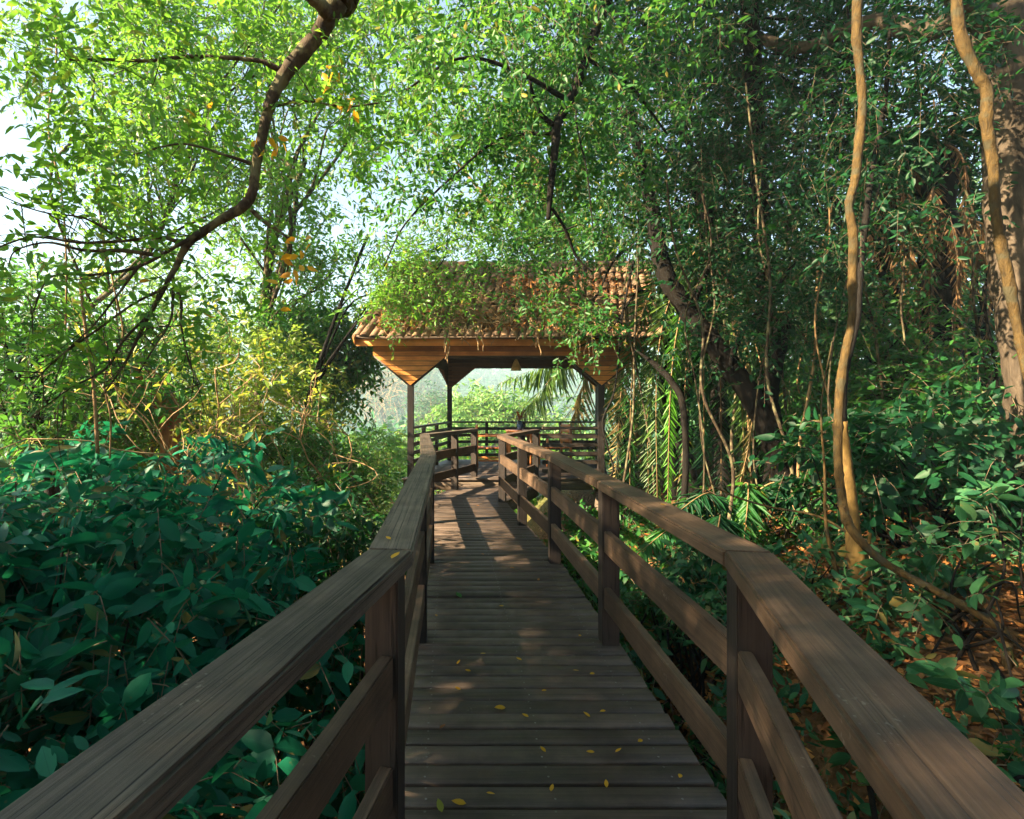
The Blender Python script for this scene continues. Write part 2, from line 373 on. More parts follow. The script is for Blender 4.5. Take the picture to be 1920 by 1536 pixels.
def clumps(rng, cen, rad, k, shell=.5):
    """k clump centres inside an ellipsoid, biased outward"""
    u = nrm(rng.normal(size=(k, 3))); r = rng.uniform(0, 1, k) ** (1 / 3) * (1 - shell) + shell * rng.uniform(.75, 1.05, k)
    return np.asarray(cen) + u * r[:, None] * np.asarray(rad), u

def crown_fill(mb, rng, cen, rad, k, per, cr, Ln, nl=9, ls=None, T=T6, droop=.35, ratio=.42, shell=.45, mi=0, twig=1, tr=.004, keep=None, sq=(1, 1, .75)):
    cc, u = clumps(rng, cen, rad, k, shell)
    crs = cr * rng.uniform(.55, 1.35, k)
    c = np.repeat(cc, per, 0) + rng.normal(size=(k * per, 3)) * np.repeat(crs, per)[:, None] * np.array(sq)
    ax = np.repeat(u, per, 0) * .5 + rng.normal(size=(k * per, 3)) * .8 + np.array([0, 0, -.15])
    if keep is not None:
        m = keep(c); c = c[m]; ax = ax[m]
    sprays(mb, rng, c, ax, ls or Ln * 4, nl, Ln, T, droop, ratio, mi, twig, tr)
    return cc

def limbs(mb, rng, base, r0, cen, targets, mi=0, wob=.06, bend=.12, k=8, fork=.55):
    """trunk from base to cen, limbs to every target"""
    base = np.asarray(base, float); cen = np.asarray(cen, float)
    h = np.linalg.norm(cen - base)
    pts = [base + (cen - base) * t + rng.normal(size=3) * bend * h * .35 * math.sin(math.pi * t) for t in (0, .25, .5, .75, 1)]
    pts[0] = base
    path = smooth_path(pts, 6); n = len(path)
    rr = r0 * (1 - .62 * np.linspace(0, 1, n)); rr[:3] *= np.array([1.35, 1.18, 1.06])
    mb.tube(path, rr, k, mi, wob, rng)
    for tg in targets:
        i = int(n * rng.uniform(fork, .97)); s = path[i]; d = tg - s; L = np.linalg.norm(d)
        mid = [s + d * t + rng.normal(size=3) * L * .09 + np.array([0, 0, .10 * L * math.sin(math.pi * t)]) for t in (.33, .67)]
        lp = smooth_path([s] + mid + [tg], 5)
        ra = min(rr[i] * .62, r0 * .10 + .008 * L)
        mb.tube(lp, ra * (1 - .8 * np.linspace(0, 1, len(lp))), 5, mi, wob, rng)

def px_rad(rx, ry, Y, rd): return np.array([rx / FPX * Y, rd, ry / FPX * Y])

def make_tree(name, label, cat, base, r0, blobs, leaf, bk, seed, Ln, per, nl=9, T=T6, group=None, droop=.35, ratio=.42, cr=.35, shell=.45, trunk=True, nlimb=22, tr=.004, extra=None, keep=None, ls=None, twigm='twig', cen=None):
    """blobs: list of (centre, radii, number of clumps)"""
    rng = np.random.default_rng(seed)
    root = empty(name, base, label, cat, group)
    mb = MB(); allc = []
    for cc_, rad, k in blobs:
        allc.append(crown_fill(mb, rng, cc_, rad, k, per, cr, Ln, nl, ls, T, droop, ratio, shell, 0, 1, tr, keep))
    link('crown', mb.mesh('crown', [M[leaf], M[twigm]]), root)
    if trunk:
        tb = MB(); al = np.concatenate(allc)
        c0 = np.mean([b[0] for b in blobs], 0) if cen is None else np.asarray(cen)
        pick = al[rng.permutation(len(al))[:nlimb]]
        limbs(tb, rng, base, r0, c0, pick)
        link('trunk', tb.mesh('trunk', [M[bk]], True), root)
    return root

# ------------------------------------------------------------------ camera, world, sun
cam = bpy.data.cameras.new('camera'); co = bpy.data.objects.new('camera', cam); C.objects.link(co)
co.location = (0, 0, HC); co.rotation_euler = (R(90), 0, 0)
cam.sensor_width = 36; cam.lens = FPX / 1920 * 36
cam.shift_x = (960 - VX) / 1920; cam.shift_y = -(768 - VY) / 1920
cam.clip_start = .02; cam.clip_end = 2000
sc.camera = co

SUN_EL, SUN_AZ = R(30), R(110)          # azimuth measured to the left of the view direction
sdir = Vector((-math.sin(SUN_AZ) * math.cos(SUN_EL), math.cos(SUN_AZ) * math.cos(SUN_EL), math.sin(SUN_EL)))
w = bpy.data.worlds.new('World'); sc.world = w; w.use_nodes = True
wn = w.node_tree.nodes; wl = w.node_tree.links
bg = wn['Background'] if 'Background' in wn else wn.new('ShaderNodeBackground')
sky = wn.new('ShaderNodeTexSky'); sky.sky_type = 'NISHITA'; sky.sun_disc = False
sky.sun_elevation = SUN_EL; sky.sun_rotation = -SUN_AZ
sky.air_density = 1.0; sky.dust_density = 1.6; sky.ozone_density = 1.0
wl.new(sky.outputs[0], bg.inputs[0]); bg.inputs[1].default_value = .05
sl = bpy.data.lights.new('sun', 'SUN'); so = bpy.data.objects.new('sun', sl); C.objects.link(so)
sl.energy = 5.0; sl.angle = R(.6); sl.color = (1.0, .78, .50)
so.rotation_euler = sdir.to_track_quat('Z', 'Y').to_euler()
so.location = (-10, 0, 20)
sc.view_settings.view_transform = 'Standard'; sc.view_settings.look = 'None'
sc.view_settings.exposure = 3.0; sc.view_settings.gamma = 1.0
cy = sc.cycles
cy.max_bounces = 6; cy.diffuse_bounces = 4; cy.glossy_bounces = 2; cy.transmission_bounces = 4; cy.transparent_max_bounces = 4; cy.volume_bounces = 0
cy.use_denoising = True
try: cy.denoising_prefilter = 'ACCURATE'
except Exception: pass
cy.sample_clamp_indirect = 6.0
cy.caustics_reflective = False; cy.caustics_refractive = False

# ------------------------------------------------------------------ ground
def ground():
    xs = np.unique(np.concatenate([np.linspace(-700, -14, 60), np.linspace(-14, 14, 150), np.linspace(14, 700, 60)]))
    ys = np.unique(np.concatenate([np.linspace(-30, -4, 14), np.linspace(-4, 18, 120), np.linspace(18, 900, 120)]))
    X, Y = np.meshgrid(xs, ys); Z = gz(X, Y)
    V = np.stack([X, Y, Z], -1).reshape(-1, 3); nx = len(xs)
    i = (np.arange(len(ys) - 1)[:, None] * nx + np.arange(nx - 1)[None]).ravel()
    F = np.stack([i, i + 1, i + nx + 1, i + nx], -1)
    m, nt, nd, L = newmat('forest_floor')
    tc = N(nd, 'ShaderNodeTexCoord')
    n1 = N(nd, 'ShaderNodeTexNoise', Scale=9.0, Detail=10.0, Roughness=.75); L.new(tc.outputs['Object'], n1.inputs['Vector'])
    v = N(nd, 'ShaderNodeTexVoronoi', Scale=16.0); L.new(tc.outputs['Object'], v.inputs['Vector'])
    r1 = ramp(nd, [(.3, (.05, .028, .014)), (.55, (.17, .09, .04)), (.75, (.30, .17, .075))]); L.new(n1.outputs['Fac'], r1.inputs[0])
    n2 = N(nd, 'ShaderNodeTexNoise', Scale=.5, Detail=5.0); L.new(tc.outputs['Object'], n2.inputs['Vector'])
    sx = N(nd, 'ShaderNodeSeparateXYZ'); L.new(tc.outputs['Object'], sx.inputs[0])
    mr = N(nd, 'ShaderNodeMapRange'); mr.inputs[1].default_value = 11; mr.inputs[2].default_value = 20; L.new(sx.outputs[1], mr.inputs[0])
    g = ramp(nd, [(.35, (.035, .085, .025)), (.65, (.08, .15, .045))]); L.new(n2.outputs['Fac'], g.inputs[0])
    mx = N(nd, 'ShaderNodeMix', data_type='RGBA'); L.new(mr.outputs[0], mx.inputs[0]); L.new(r1.outputs[0], mx.inputs[6]); L.new(g.outputs[0], mx.inputs[7])
    bs = N(nd, 'ShaderNodeBsdfPrincipled', Roughness=.95); L.new(mx.outputs[2], bs.inputs['Base Color']); bs.inputs['Specular IOR Level'].default_value = .1
    bp = N(nd, 'ShaderNodeBump', Strength=1.0, Distance=.05); L.new(v.outputs['Distance'], bp.inputs['Height']); L.new(bp.outputs[0], bs.inputs['Normal'])
    out = N(nd, 'ShaderNodeOutputMaterial'); L.new(bs.outputs[0], out.inputs[0])
    tag(link('ground', mesh_np('ground', V, [F], m, smooth=True)), kind='structure')
ground()

# ------------------------------------------------------------------ boardwalk
LP = [(-1.02, -1.9), (-.215, 1.745), (-.255, 4.95), (-.48, 8.15), (.345, 9.86)]
RP = [(-.14, -1.9), (.945, 1.72), (.945, 3.3), (.915, 5.0), (.685, 7.95), (1.455, 9.66)]
FLOOR_Y = 9.55
def xat(poly, y, e=0.0):
    for (x0, y0), (x1, y1) in zip(poly, poly[1:]):
        if y0 <= y <= y1: return x0 + (x1 - x0) * (y - y0) / (y1 - y0)
    return poly[-1][0] if y > poly[-1][1] else poly[0][0]

def wbox(mb, a, b, w, h, mi=0):
    """box along a->b (points on the centre line), world coords"""
    a = np.asarray(a, float); b = np.asarray(b, float); d = b - a; d /= np.linalg.norm(d)
    up = np.array([0, 0, 1.]) if abs(d[2]) < .9 else np.array([0, 1., 0])
    s = nrm(np.cross(d, up)); u = np.cross(s, d)
    V = [p + s * sx * w / 2 + u * sz * h / 2 for p in (a, b) for sx, sz in ((-1, -1), (1, -1), (1, 1), (-1, 1))]
    mb.add(V, np.array([(0, 1, 2, 3), (4, 7, 6, 5), (0, 4, 5, 1), (1, 5, 6, 2), (2, 6, 7, 3), (3, 7, 4, 0)]), mi)

def bevel(me, off, seg=1):
    bm = bmesh.new(); bm.from_mesh(me)
    bmesh.ops.recalc_face_normals(bm, faces=bm.faces)
    bmesh.ops.bevel(bm, geom=[e for e in bm.edges], offset=off, segments=seg, affect='EDGES', clamp_overlap=True)
    bm.to_mesh(me); bm.free(); me.update()
    return me

def boardwalk():
    rng = np.random.default_rng(4)
    root = empty('boardwalk', (.35, 0, 0)); tag(root, kind='structure')
    mb = MB(); y = -1.7; pitch = .118
    while y < FLOOR_Y - .02:
        y1 = min(y + pitch - .015 + rng.uniform(-.003, .003), FLOOR_Y - .012)
        o = .06
        a0, b0 = xat(LP, y) - o, xat(RP, y) + o + rng.uniform(-.006, .006)
        a1, b1 = xat(LP, y1) - o, xat(RP, y1) + o + rng.uniform(-.006, .006)
        dz = rng.uniform(-.004, .004); tl = rng.uniform(-.002, .002)
        poly = [(a0, y), (b0, y), (b1, y1), (a1, y1)]
        V = [(p[0], p[1], -.035) for p in poly] + [(p[0], p[1], dz + (tl if i > 1 else -tl)) for i, p in enumerate(poly)]
        mb.add(V, np.array([(0, 3, 2, 1), (4, 5, 6, 7), (0, 1, 5, 4), (1, 2, 6, 5), (2, 3, 7, 6), (3, 0, 4, 7)]))
        y += pitch
    link('decking', bevel(mb.mesh('decking', [M['deck']]), .004), root)
    # screws: two dark dots near each end of every board
    sb = MB(); y = -1.7
    while y < FLOOR_Y - .1:
        for xx in (xat(LP, y) + .10, (xat(LP, y) + xat(RP, y)) / 2, xat(RP, y) - .10):
            for q in (.028, .084):
                th = np.arange(6) / 6 * 2 * np.pi
                V = np.stack([xx + rng.normal() * .004 + .005 * np.cos(th), y + q + .005 * np.sin(th), np.full(6, .0045)], -1)
                sb.add(V, np.array([list(range(6))]))
        y += pitch
    link('screw_heads', sb.mesh('screw_heads', [plain('screw', (.16, .15, .14), .35)]), root)
    # joists under the boards
    for poly, off in ((LP, .0), (RP, .0)):
        for (p, q) in zip(poly, poly[1:]):
            jb = MB(); wbox(jb, (p[0] + off, p[1], -.125), (q[0] + off, q[1] - .004, -.125), .06, .17)
            link('joist', jb.mesh('joist', [M['beam']]), root)
    for y in (.2, 1.75, 3.3, 4.95, 6.5, 8.1):
        for poly in (LP, RP):
            x = xat(poly, y); g = float(gz(x, y))
            sp = MB(); sp.box((x - .075, y + .055, g - .3), (x + .075, y + .2, -.22)); link('support_post', sp.mesh('support_post', [M['beam']]), root)
        cb = MB(); wbox(cb, (xat(LP, y) - .12, y + .13, -.30), (xat(RP, y) + .12, y + .13, -.30), .08, .15); link('cross_beam', cb.mesh('cross_beam', [M['beam']]), root)
    # diagonal braces seen through the right railing
    for y in (4.95, 6.5, 8.1):
        for s in (-1, 1):
            x = xat(RP, y); br = MB(); wbox(br, (x + .02, y + .13 + s * .08, -1.35), (x + .02, y + .13 + s * .95, -.26), .06, .09)
            link('brace', br.mesh('brace', [M['beam']]), root)
boardwalk()

# ------------------------------------------------------------------ railings
TOPZ, RW, RT = 1.0, .15, .055
def local_prism(name, quad, z0, z1, mat, parent, bev=.006, sub=0, rng=None):
    """quad = plan corners (a_left, a_right, b_right, b_left); local X runs from a to b"""
    q = [np.array(p, float) for p in quad]
    a = (q[0] + q[1]) / 2; b = (q[2] + q[3]) / 2; d = b - a; L = np.linalg.norm(d); d /= L; s = np.array([-d[1], d[0]])
    loc = [((p - a) @ d, (p - a) @ s) for p in q]
    bm = bmesh.new(); nseg = max(1, sub)
    rows = []
    zs = [z0, z1]
    for i in range(nseg + 1):
        t = i / nseg; row = []
        jit = 0 if rng is None or i in (0, nseg) else 1
        for (u, v) in ((0, 3), (1, 2)):
            x = loc[u][0] * (1 - t) + loc[v][0] * t; y = loc[u][1] * (1 - t) + loc[v][1] * t
            for z in (0, z1 - z0):
                row.append(bm.verts.new((x, y + (rng.normal() * .0012 if jit else 0), z + (rng.normal() * .0012 if jit else 0))))
        rows.append(row)          # [l0, l1, r0, r1]
    for A, B in zip(rows, rows[1:]):
        for i, j in ((0, 1), (1, 3), (3, 2), (2, 0)):
            bm.faces.new((A[i], A[j], B[j], B[i]))
    bm.faces.new([rows[0][i] for i in (0, 2, 3, 1)]); bm.faces.new([rows[-1][i] for i in (0, 1, 3, 2)])
    bmesh.ops.recalc_face_normals(bm, faces=bm.faces)
    ed = [e for e in bm.edges if len(e.link_faces) == 2 and e.calc_face_angle(0) > .5]
    bmesh.ops.bevel(bm, geom=ed, offset=bev, segments=2, affect='EDGES', clamp_overlap=True)
    me = bpy.data.meshes.new(name); bm.to_mesh(me); bm.free(); me.materials.append(mat)
    Mx = Matrix(((d[0], s[0], 0, a[0]), (d[1], s[1], 0, a[1]), (0, 0, 1, z0), (0, 0, 0, 1)))
    return link(name, me, parent, Mx)

def post(parent, x, y, z0, z1, ang, w=.1, mat='post', name='post'):
    bm = bmesh.new(); bmesh.ops.create_cube(bm, size=1)
    for v in bm.verts: v.co = Vector((v.co.x * w, v.co.y * w, (v.co.z + .5) * (z1 - z0)))
    bmesh.ops.bevel(bm, geom=list(bm.edges), offset=.005, segments=2, affect='EDGES')
    me = bpy.data.meshes.new(name); bm.to_mesh(me); bm.free(); me.materials.append(M[mat])
    return link(name, me, parent, Matrix.Translation((x, y, z0)) @ Matrix.Rotation(ang, 4, 'Z'))

def railing(poly, label, posts, mats, seed, inner):
    rng = np.random.default_rng(seed)
    root = empty('railing', (poly[1][0], poly[1][1], 0), label, 'railing', 'boardwalk railings')
    p = [np.array(q, float) for q in poly]; n = len(p)
    # mitred plan corners
    L_, R_ = [], []
    for i in range(n):
        ds = []
        if i > 0: ds.append(nrm(p[i] - p[i - 1]))
        if i < n - 1: ds.append(nrm(p[i + 1] - p[i]))
        t = nrm(sum(ds)); s = np.array([-t[1], t[0]]); k = 1 / max(.5, t @ ds[0])
        L_.append(p[i] + s * RW / 2 * k); R_.append(p[i] - s * RW / 2 * k)
    for i in range(n - 1):
        d = nrm(p[i + 1] - p[i]); g = d * .0025
        local_prism('top_rail', (L_[i] + g, R_[i] + g, R_[i + 1] - g, L_[i + 1] - g), TOPZ - RT, TOPZ, M[mats[i]], root, .007, 14, rng)
    # posts and the two mid rails between neighbours
    pts = []
    for x, y in posts:
        x = float(x)
        ang = 0
        for (x0, y0), (x1, y1) in zip(poly, poly[1:]):
            if y0 - 1e-6 <= y <= y1 + 1e-6: ang = math.atan2(y1 - y0, x1 - x0) - math.pi / 2; break
        z0 = -.30 if y < FLOOR_Y else .124
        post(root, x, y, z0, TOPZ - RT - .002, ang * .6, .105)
        pts.append((x, y))
    for (a, b) in zip(pts, pts[1:]):
        a = np.array(a); b = np.array(b); d = nrm(b - a); s = np.array([-d[1], d[0]]) * inner
        e = .05
        a2 = a + d * e + s * .022; b2 = b - d * e + s * .022
        for zc in (.635, .295):
            dz = rng.uniform(-.008, .008); h = .13
            l = s / np.linalg.norm(s) * .021
            local_prism('mid_rail', (a2 + l, a2 - l, b2 - l, b2 + l), zc - h / 2 + dz, zc + h / 2 + dz, M['rail'], root, .004, 6, rng)
    return root
lposts = [(xat(LP, y), y) for y in (-1.6, .1, 1.70, 3.32, 4.95, 6.55, 8.13)] + [(-.02, 9.10), (.335, 9.84)]
rposts = [(xat(RP, y), y) for y in (-1.6, .1, 1.72, 3.3, 4.96, 6.46, 7.97)] + [(1.08, 8.83), (1.44, 9.63)]
railing(LP, 'weathered timber railing along the left edge of the boardwalk, beside the dark big-leaf bush', lposts, ['rail_old'] * 5, 11, -1)
railing(RP, 'brown timber railing along the right edge of the boardwalk, beside the lianas and leaf litter', rposts, ['rail'] * 6, 12, 1)

# ------------------------------------------------------------------ gazebo
FZ = .12
FL, FR, BL, BR = np.array([-.82, 9.66]), np.array([2.62, 9.66]), np.array([-.15, 12.6]), np.array([3.36, 12.6])
def gazebo():
    rng = np.random.default_rng(21)
    root = empty('gazebo', (1.2, 11.0, FZ), 'open timber gazebo with a tiled roof at the end of the boardwalk', 'gazebo')
    # floor
    mb = MB(); y = FLOOR_Y; pitch = .118
    def lx(y): return FL[0] - .12 + (BL[0] - FL[0]) * (y - FL[1]) / (BL[1] - FL[1])
    def rx(y): return FR[0] + .14 + (BR[0] - FR[0]) * (y - FR[1]) / (BR[1] - FR[1])
    while y < 12.7:
        y1 = y + pitch - .006
        mb.prism([(lx(y), y), (rx(y), y), (rx(y1), y1), (lx(y1), y1)], FZ - .035, FZ + rng.uniform(-.002, .002)); y += pitch
    link('floor', mb.mesh('floor', [M['deck']]), root)
    fb = MB()
    fb.box((lx(9.55) + .02, FLOOR_Y + .02, FZ - .21), (rx(9.55) - .02, FLOOR_Y + .07, FZ - .04))
    fb.box((lx(12.6), 12.5, FZ - .21), (rx(12.6), 12.56, FZ - .04))
    for k in range(6):
        x0 = lx(9.7) + .3 + k * .6; fb.box((x0, FLOOR_Y + .075, FZ - .2), (x0 + .06, 12.495, FZ - .04))
    link('floor_beam', fb.mesh('floor_beam', [M['beam']]), root)
    for q in (FL, FR, BL, BR):
        g = float(gz(q[0], q[1])); sp = MB(); sp.box((q[0] - .09, q[1] - .05, g - .4), (q[0] + .09, q[1] + .13, FZ - .215)); link('support_post', sp.mesh('support_post', [M['beam']]), root)
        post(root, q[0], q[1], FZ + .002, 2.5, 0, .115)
    for x0, x1, s in ((2.55, 1.75, 1), (2.55, 3.3, 1)):
        b = MB(); wbox(b, (x0, 9.70, -1.3), (x1, 9.70, -.10), .07, .1); link('brace', b.mesh('brace', [M['beam']]), root)
    # clad wall heads with a triangular gusset at each post: horizontal boards, golden brown
    def head(a, b, ov0, ov1, z_top, z_mid, tip, gw, off, name='wall_head', mat='gold'):
        d = b - a; L = np.linalg.norm(d); d = d / L; nn = np.array([d[1], -d[0]])
        zs = np.arange(tip, z_top, .088); zs = np.append(zs, z_top)
        bm = bmesh.new(); th = .028
        def slab(u0a, u1a, u0b, u1b, z0, z1):
            if u1a - u0a < .004: u0a -= .002; u1a += .002
            vs = []
            for o in (0, th):
                for (u, z) in ((u0a, z0), (u1a, z0), (u1b, z1), (u0b, z1)):
                    vs.append(bm.verts.new((u, -o, z)))
            for f in ((0, 1, 2, 3), (7, 6, 5, 4), (0, 4, 5, 1), (1, 5, 6, 2), (2, 6, 7, 3), (3, 7, 4, 0)): bm.faces.new([vs[i] for i in f])
        def strip(c, lo, hi):
            vs = [bm.verts.new((u, o, z)) for o in (-.010, .002) for u, z in ((c + lo * .04, tip + .01), (c + hi * .04, tip + .01), (c + hi * .98, z_mid - .004), (c + lo * .98, z_mid - .004))]
            for f in ((0, 1, 2, 3), (7, 6, 5, 4), (0, 4, 5, 1), (1, 5, 6, 2), (2, 6, 7, 3), (3, 7, 4, 0)): bm.faces.new([vs[i] for i in f]).material_index = 1
        vs = [bm.verts.new((u, o, z)) for o in (-.010, .002) for u, z in ((-ov0 + .005, z_mid - .10), (L + ov1 - .005, z_mid - .10), (L + ov1 - .005, z_top - .002), (-ov0 + .005, z_top - .002))] if ov0 < .01 else [bm.verts.new((u, o, z)) for o in (-.0105, .0025) for u, z in ((-ov0 + .09, z_mid - .05), (L + ov1 - .09, z_mid - .05), (L + ov1 - .005, z_top - .002), (-ov0 + .005, z_top - .002))]
        for f in ((0, 1, 2, 3), (7, 6, 5, 4), (0, 4, 5, 1), (1, 5, 6, 2), (2, 6, 7, 3), (3, 7, 4, 0)): bm.faces.new([vs[i] for i in f]).material_index = 1
        for c, lo, hi in ((0, 0 if ov0 < .01 else -min(ov0, gw), gw), (L, -gw, 0 if ov1 < .01 else min(ov1, gw))): strip(c, lo, hi)
        for z0, z1 in zip(zs, zs[1:]):
            z1 -= .011
            if z0 < z_mid - .02:
                z1 = min(z1, z_mid - .002)
                f0 = (z0 - tip) / (z_mid - tip) ; f1 = (z1 - tip) / (z_mid - tip)
                for c, lo, hi in ((0, -min(ov0, gw), gw), (L, -gw, min(ov1, gw))):
                    if c == 0 and ov0 < .01: lo = 0
                    if c == L and ov1 < .01: hi = 0
                    slab(c + lo * f0, c + hi * f0, c + lo * f1, c + hi * f1, z0, z1)
            else:
                slab(-ov0, L + ov1, -ov0, L + ov1, z0, z1)
        bmesh.ops.recalc_face_normals(bm, faces=bm.faces)
        me = bpy.data.meshes.new(name); bm.to_mesh(me); bm.free(); me.materials.append(M[mat]); me.materials.append(M['beam'])
        o = a + nn * off
        return link(name, me, root, Matrix(((d[0], -nn[0], 0, o[0]), (d[1], -nn[1], 0, o[1]), (0, 0, 1, 0), (0, 0, 0, 1))))
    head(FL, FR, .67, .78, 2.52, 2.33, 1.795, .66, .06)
    head(BL, BR, .3, .3, 2.52, 2.33, 1.80, .66, .03, mat='gold_shaded')
    head(BL, FL, 0, 0, 2.50, 2.33, 1.80, .66, .02, mat='gold_shaded')
    head(FR, BR, 0, 0, 2.50, 2.33, 1.80, .66, .02, mat='gold_shaded')
    # fascia trim along the gussets of the front
    for c in (FL, FR):
        for s in (-1, 1):
            t = MB(); wbox(t, (c[0], c[1] + .008, 1.77), (c[0] + s * .66, c[1] + .008, 2.32), .05, .035)
            link('trim', t.mesh('trim', [M['slat']]), root)
    # roof: steep gable, ridge runs left to right
    E0, E1 = np.array([-1.72, 9.02, 2.60]), np.array([3.50, 9.02, 2.60])
    K0, K1 = np.array([-1.30, 11.15, 4.30]), np.array([4.05, 11.15, 4.30])
    B0, B1 = np.array([-.95, 13.3, 2.60]), np.array([4.4, 13.3, 2.60])
    def slope(e0, e1, k0, k1, name):
        nc, nr = 36, 8
        un = nrm(np.cross(e1 - e0, k0 - e0))
        if un[2] < 0: un = -un
        mb = MB(); prof = 6
        u = np.arange(nc)
        for r in range(nr):
            for c in range(nc):
                v0, v1 = r / nr - (.03 if r else .05), (r + 1) / nr + .015
                jit = rng.normal(size=3) * .010; tilt = rng.normal() * .010
                w0 = .5 / nc * (1.02); V = []
                for vi, v in enumerate((v0, v1)):
                    cen = (e0 + (e1 - e0) * ((c + .5) / nc)) * (1 - v) + (k0 + (k1 - k0) * ((c + .5) / nc)) * v
                    wd = np.linalg.norm(e1 - e0) / nc * .5 * (1.04 if vi == 0 else .86)
                    xd = nrm(e1 - e0)
                    lift = .062 if vi == 0 else .008
                    for th_ in (1.0, .62):
                        for a in np.linspace(0, math.pi, prof):
                            V.append(cen + xd * (-math.cos(a) * wd * (1 if th_ == 1 else .8)) + un * (math.sin(a) * wd * .9 * th_ + lift) + jit + un * tilt)
                F = []
                p2 = prof * 2
                for i in range(prof - 1):
                    F.append((i, i + 1, p2 + i + 1, p2 + i))
                    F.append((i, prof + i, prof + i + 1, i + 1))
                mb.add(V, np.array(F))
        # pan layer under the caps
        V = [e0 + un * -.0, e1, k1, k0]
        V = V + [q - un * .05 for q in V]
        mb.add(V, np.array([(0, 1, 2, 3), (7, 6, 5, 4), (0, 4, 5, 1), (1, 5, 6, 2), (2, 6, 7, 3), (3, 7, 4, 0)]), 1)
        return mb.mesh(name, [M['tile'], M['beam']])
    m, nt, nd, L = newmat('roof_tile'); M['tile'] = m
    g = N(nd, 'ShaderNodeNewGeometry'); r = ramp(nd, [(0, (.15, .085, .05)), (.4, (.28, .15, .085)), (.8, (.42, .24, .135)), (1, (.18, .12, .08))]); L.new(g.outputs['Random Per Island'], r.inputs[0])
    tc = N(nd, 'ShaderNodeTexCoord'); n1 = N(nd, 'ShaderNodeTexNoise', Scale=3.5, Detail=8.0, Roughness=.7); L.new(tc.outputs['Object'], n1.inputs['Vector'])
    r2 = ramp(nd, [(.42, (0, 0, 0)), (.62, (1, 1, 1))]); L.new(n1.outputs['Fac'], r2.inputs[0])
    mx = N(nd, 'ShaderNodeMix', data_type='RGBA'); L.new(r2.outputs[0], mx.inputs[0]); L.new(r.outputs[0], mx.inputs[6]); mx.inputs[7].default_value = (.16, .12, .075, 1)
    bs = N(nd, 'ShaderNodeBsdfPrincipled', Roughness=.85); L.new(mx.outputs[2], bs.inputs['Base Color'])
    out = N(nd, 'ShaderNodeOutputMaterial'); L.new(bs.outputs[0], out.inputs[0])
    rf = link('roof', slope(E0, E1, K0, K1, 'roof'), root)
    rb = link('roof', slope(B1, B0, K1, K0, 'roof_back'), root)
    rd = MB()
    for k in range(17):
        a = K0 + (K1 - K0) * (k / 17 - .004); b = K0 + (K1 - K0) * ((k + 1) / 17 + .012)
        rd.tube([a + np.array([0, 0, .02]), b + np.array([0, 0, .035])], [.10, .115], 10)
    link('ridge_tiles', rd.mesh('ridge_tiles', [M['tile']], True), rf)
    # eave board and gable ends
    eb = MB(); wbox(eb, E0 + np.array([.02, .06, -.085]), E1 + np.array([-.02, .06, -.085]), .03, .14); link('fascia_board', eb.mesh('fascia_board', [M['gold']]), root)
    sf = MB(); sf.box((E0[0] + .05, 9.07, 2.505), (E1[0] - .05, 9.62, 2.53)); link('soffit', sf.mesh('soffit', [M['beam']]), root)
    for e, k, b in ((E0, K0, B0), (E1, K1, B1)):
        gb = MB()
        wbox(gb, e + np.array([0, .0, -.08]), k + np.array([0, 0, -.08]), .035, .14); wbox(gb, b + np.array([0, 0, -.08]), k + np.array([0, -.004, -.08]), .035, .14)
        link('barge_board', gb.mesh('barge_board', [M['gold']]), root)
    for sx, e, k, b in ((.75, E0, K0, B0), (-.75, E1, K1, B1)):
        gab = MB(); V = [e + np.array([sx, .25, -.06]), b + np.array([sx, -.25, -.06]), k + np.array([sx, 0, -.3])]
        V = V + [v + np.array([.03, 0, 0]) for v in V]
        gab.add(V, [np.array([(0, 1, 2), (5, 4, 3)]), np.array([(0, 3, 4, 1), (1, 4, 5, 2), (2, 5, 3, 0)])])
        link('gable_wall', gab.mesh('gable_wall', [M['beam']]), root)
    # slatted railings between the gazebo posts
    def slats(a, b, nsl=6):
        d = nrm(b - a); s = np.array([-d[1], d[0]])
        a2, b2 = a + d * .06, b - d * .06
        z = 1.04
        w = .05
        local_prism('railing_cap', (a2 + s * w, a2 - s * w, b2 - s * w, b2 + s * w), z - .04, z, M['slat'], root, .004)
        for k in range(1, nsl):
            zz = z - .02 - .155 * k; l = s * .016
            local_prism('railing_slat', (a2 + l, a2 - l, b2 - l, b2 + l), zz - .035, zz + .035, M['slat'], root, .003)
        L = np.linalg.norm(b - a); nm = max(0, int(L / 1.15) - 0)
        for k in range(1, nm + 1):
            q = a + (b - a) * k / (nm + 1) + s * .05
            post(root, q[0], q[1], FZ + .003, z - .042, math.atan2(d[1], d[0]), .07, name='railing_post')
    slats(FL, BL); slats(BL, BR); slats(BR, FR); slats(np.array([1.50, 9.66]), FR)
    return root
gazebo()

# things under the gazebo roof
def armchair(loc, rz, label):
    root = empty('armchair', loc, label, 'armchair', 'orange wooden armchairs'); 
    def part(name, boxes):
        mb = MB()
        for lo, hi in boxes: mb.box(lo, hi)
        o = bpy.data.objects.new(name, bevel(mb.mesh(name, [M['chair']]), .005)); C.objects.link(o); o.parent = root; return o
    for sx in (-.29, .25):
        part('leg', [((sx, .22, 0), (sx + .045, .265, .64))])
        part('leg', [((sx, -.30, 0), (sx + .045, -.255, .86))])
        part('armrest', [((sx - .015, -.25, .642), (sx + .06, .30, .672))])
        part('stretcher', [((sx + .01, -.25, .12), (sx + .035, .215, .17))])
    part('seat', [((-.243, -.26 + k * .085, .385), (.248, -.26 + k * .085 + .075, .41)) for k in range(6)] + [((-.24, .222, .30), (.245, .25, .38))])
    part('backrest', [((-.243, -.285, .50 + k * .105), (.248, -.262, .50 + k * .105 + .08)) for k in range(4)])
    root.rotation_euler = (0, 0, rz)
    return root
